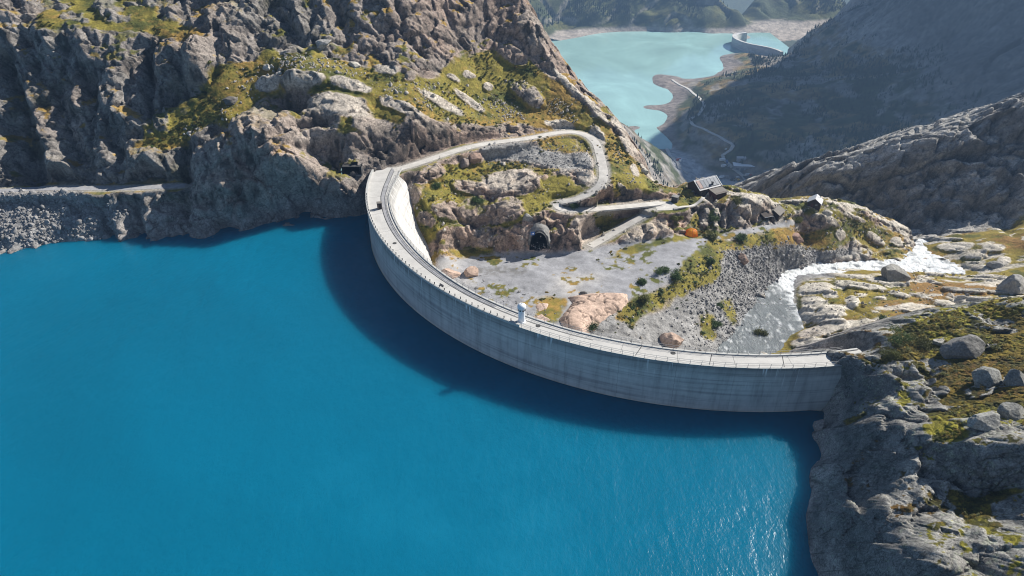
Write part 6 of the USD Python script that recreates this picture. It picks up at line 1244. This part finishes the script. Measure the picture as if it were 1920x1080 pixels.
PW = W.xyz(); w = (sstep(fbm(PW / 90, 3, 402), 0.42, 0.6) * (PW[..., 2] > LZ + 22)).ravel(); idx = rng.choice(len(w), 6500, p=w / w.sum())
instancer('far_forest', 'distant hazy forest on the slopes around the lower lake', [conifer(k + 10) for k in range(4)], PW.reshape(-1, 3)[idx], np.exp(rng.normal(math.log(5.0), 0.35, len(idx))), 82, 'needle_look', True)
def vpoint(u, v): return V.point(u, v)
p = vpoint(1398, 318); wh = thing('site_hall', 'white roofed hall on the worksite in the valley', 'building', p + [0, 8, 0.5], -6)
gable(wh, 31, 14, 8, 9.6, 'grey_roof_look', 'white_paint_look', 0.6)
for x in (-10, -3, 4, 11): put('gate', box(4.6, 0.2, 5.0, (x, -7.08, 2.4)), 'solar_look', wh)
p = vpoint(1390, 303); w2 = thing('site_cabin', 'small pale cabin standing behind the white roofed hall', 'building', p + [0, 4, 0.3], -4)
gable(w2, 12, 7, 4, 5.4, 'grey_roof_look', 'pale_roof_look', 0.5); put('door', box(2.2, 0.15, 2.8, (0, -3.55, 1.4)), 'solar_look', w2)
def vehicle(kind, label, u, v, rz, paint, group=None):
    t = thing(kind, label, {'truck': 'truck', 'digger': 'digger', 'site_container': 'container', 'parked_car': 'car'}[kind], vpoint(u, v) + [0, 0, 0.35], rz, group)
    if kind == 'site_container':
        put('body', box(7.5, 3.0, 3.0, (0, 0, 1.6)), paint, t); put('rib', cat_mesh([box(0.12, 3.08, 2.9, (x, 0, 1.6)) for x in np.linspace(-3.4, 3.4, 9)]), 'grey_roof_look', t); put('door', box(0.06, 2.6, 2.6, (3.78, 0, 1.55)), 'dark_metal_look', t)
    elif kind == 'digger':
        put('track', cat_mesh([box(4.2, 0.8, 1.0, (0, s * 1.2, 0.5)) for s in (-1, 1)]), 'rubber_look', t); put('cab', cat_mesh([box(3.4, 2.6, 1.4, (-0.2, 0, 1.7)), box(1.5, 1.3, 1.3, (0.7, 0.6, 3.0))]), paint, t)
        put('arm', cat_mesh([bar((1.2, -0.4, 2.0), (4.2, -0.4, 4.6), 0.5), bar((4.2, -0.4, 4.6), (6.2, -0.4, 1.6), 0.4)]), paint, t); put('bucket', box(1.2, 1.4, 1.0, (6.0, -0.4, 1.0)), 'dark_metal_look', t)
    else:
        L, h = (7.5, 2.9) if kind == 'truck' else (4.6, 1.5)
        put('body', cat_mesh([box(L, 2.2, h * 0.5, (0, 0, 0.5 + h * 0.25)), box(L * 0.45, 2.0, h * 0.45, (-L * 0.05 if kind != 'truck' else L * 0.26, 0, 0.5 + h * 0.7))] + ([box(L * 0.55, 2.3, h * 0.45, (-L * 0.2, 0, 0.5 + h * 0.7))] if kind == 'truck' else [])), paint, t)
        put('windscreen', box(0.06, 1.8, h * 0.28, (L * 0.49 if kind == 'truck' else L * 0.19, 0, 0.5 + h * 0.72)), 'glass_dark_look', t)
        for sx in (-1, 1):
            for sy in (-1, 1):
                m = trimesh.creation.cylinder(0.45, 0.3, sections=14); m.apply_transform(trimesh.transformations.rotation_matrix(math.pi / 2, [1, 0, 0])); m.apply_translation((sx * L * 0.33, sy * 1.05, 0.45)); put('wheel', m, 'rubber_look', t)
for a in [('site_container', 'white container, upper left one at the roadside depot', 1354, 301, 10, 'car_white_look'), ('site_container', 'blue container beside the pale track at the depot', 1363, 304, 80, 'car_blue_look'), ('site_container', 'white container below the blue one at the depot', 1357, 312, 20, 'car_white_look'), ('site_container', 'grey container nearest the pale track at the depot', 1367, 311, 70, 'grey_roof_look'),
          ('truck', 'dark truck parked left of the white roofed hall', 1378, 309, 100, 'car_red_look'), ('truck', 'white truck in front of the white roofed hall on its right', 1401, 326, 30, 'car_white_look'), ('truck', 'white truck on the gravel flat just behind the hut roof', 1353, 333, 20, 'car_white_look'), ('truck', 'pale truck at the left edge of the gravel flat', 1361, 332, 150, 'grey_roof_look'),
          ('digger', 'dark digger in the middle of the gravel flat', 1372, 338, 40, 'dark_metal_look'), ('digger', 'yellow digger on the gravel flat right of the dark one', 1384, 339, 200, 'car_yellow_look'), ('parked_car', 'white car on the gravel flat above the yellow digger', 1383, 334, 15, 'car_white_look'), ('truck', 'dark truck on the track right of the gravel flat', 1398, 334, 120, 'dark_metal_look'),
          ('site_container', 'blue container at the right end of the gravel flat', 1403, 347, 60, 'car_blue_look'), ('parked_car', 'red car right of the truck below the hall', 1408, 328, 30, 'car_red_look'), ('site_container', 'pale container far right of the worksite', 1436, 325, 15, 'grey_roof_look'), ('parked_car', 'pale car above the depot on the track bend', 1363, 277, 20, 'car_white_look'),
          ('truck', 'dark red truck on the dam of gravel by the lake tip', 1272, 303, 30, 'car_red_look'), ('site_container', 'white container beside the dark red truck by the lake tip', 1275, 305, 60, 'car_white_look')]: vehicle(*a)

# ------------------------------------------------------------------ air
usdkit.material(stage, '/World/Looks/haze_look', {'v': ('principled_volume', {'color': (0.38, 0.62, 1.0), 'density': HAZE, 'anisotropy': 0.2})}, [], volume='v.volume')
hz = trimesh.creation.box((28600, 28600, 1240)); hz.apply_translation((0, 5000, 45))
tag(put('haze', hz, 'haze_look'), 'thin blue haze filling the valley air', kind='stuff')
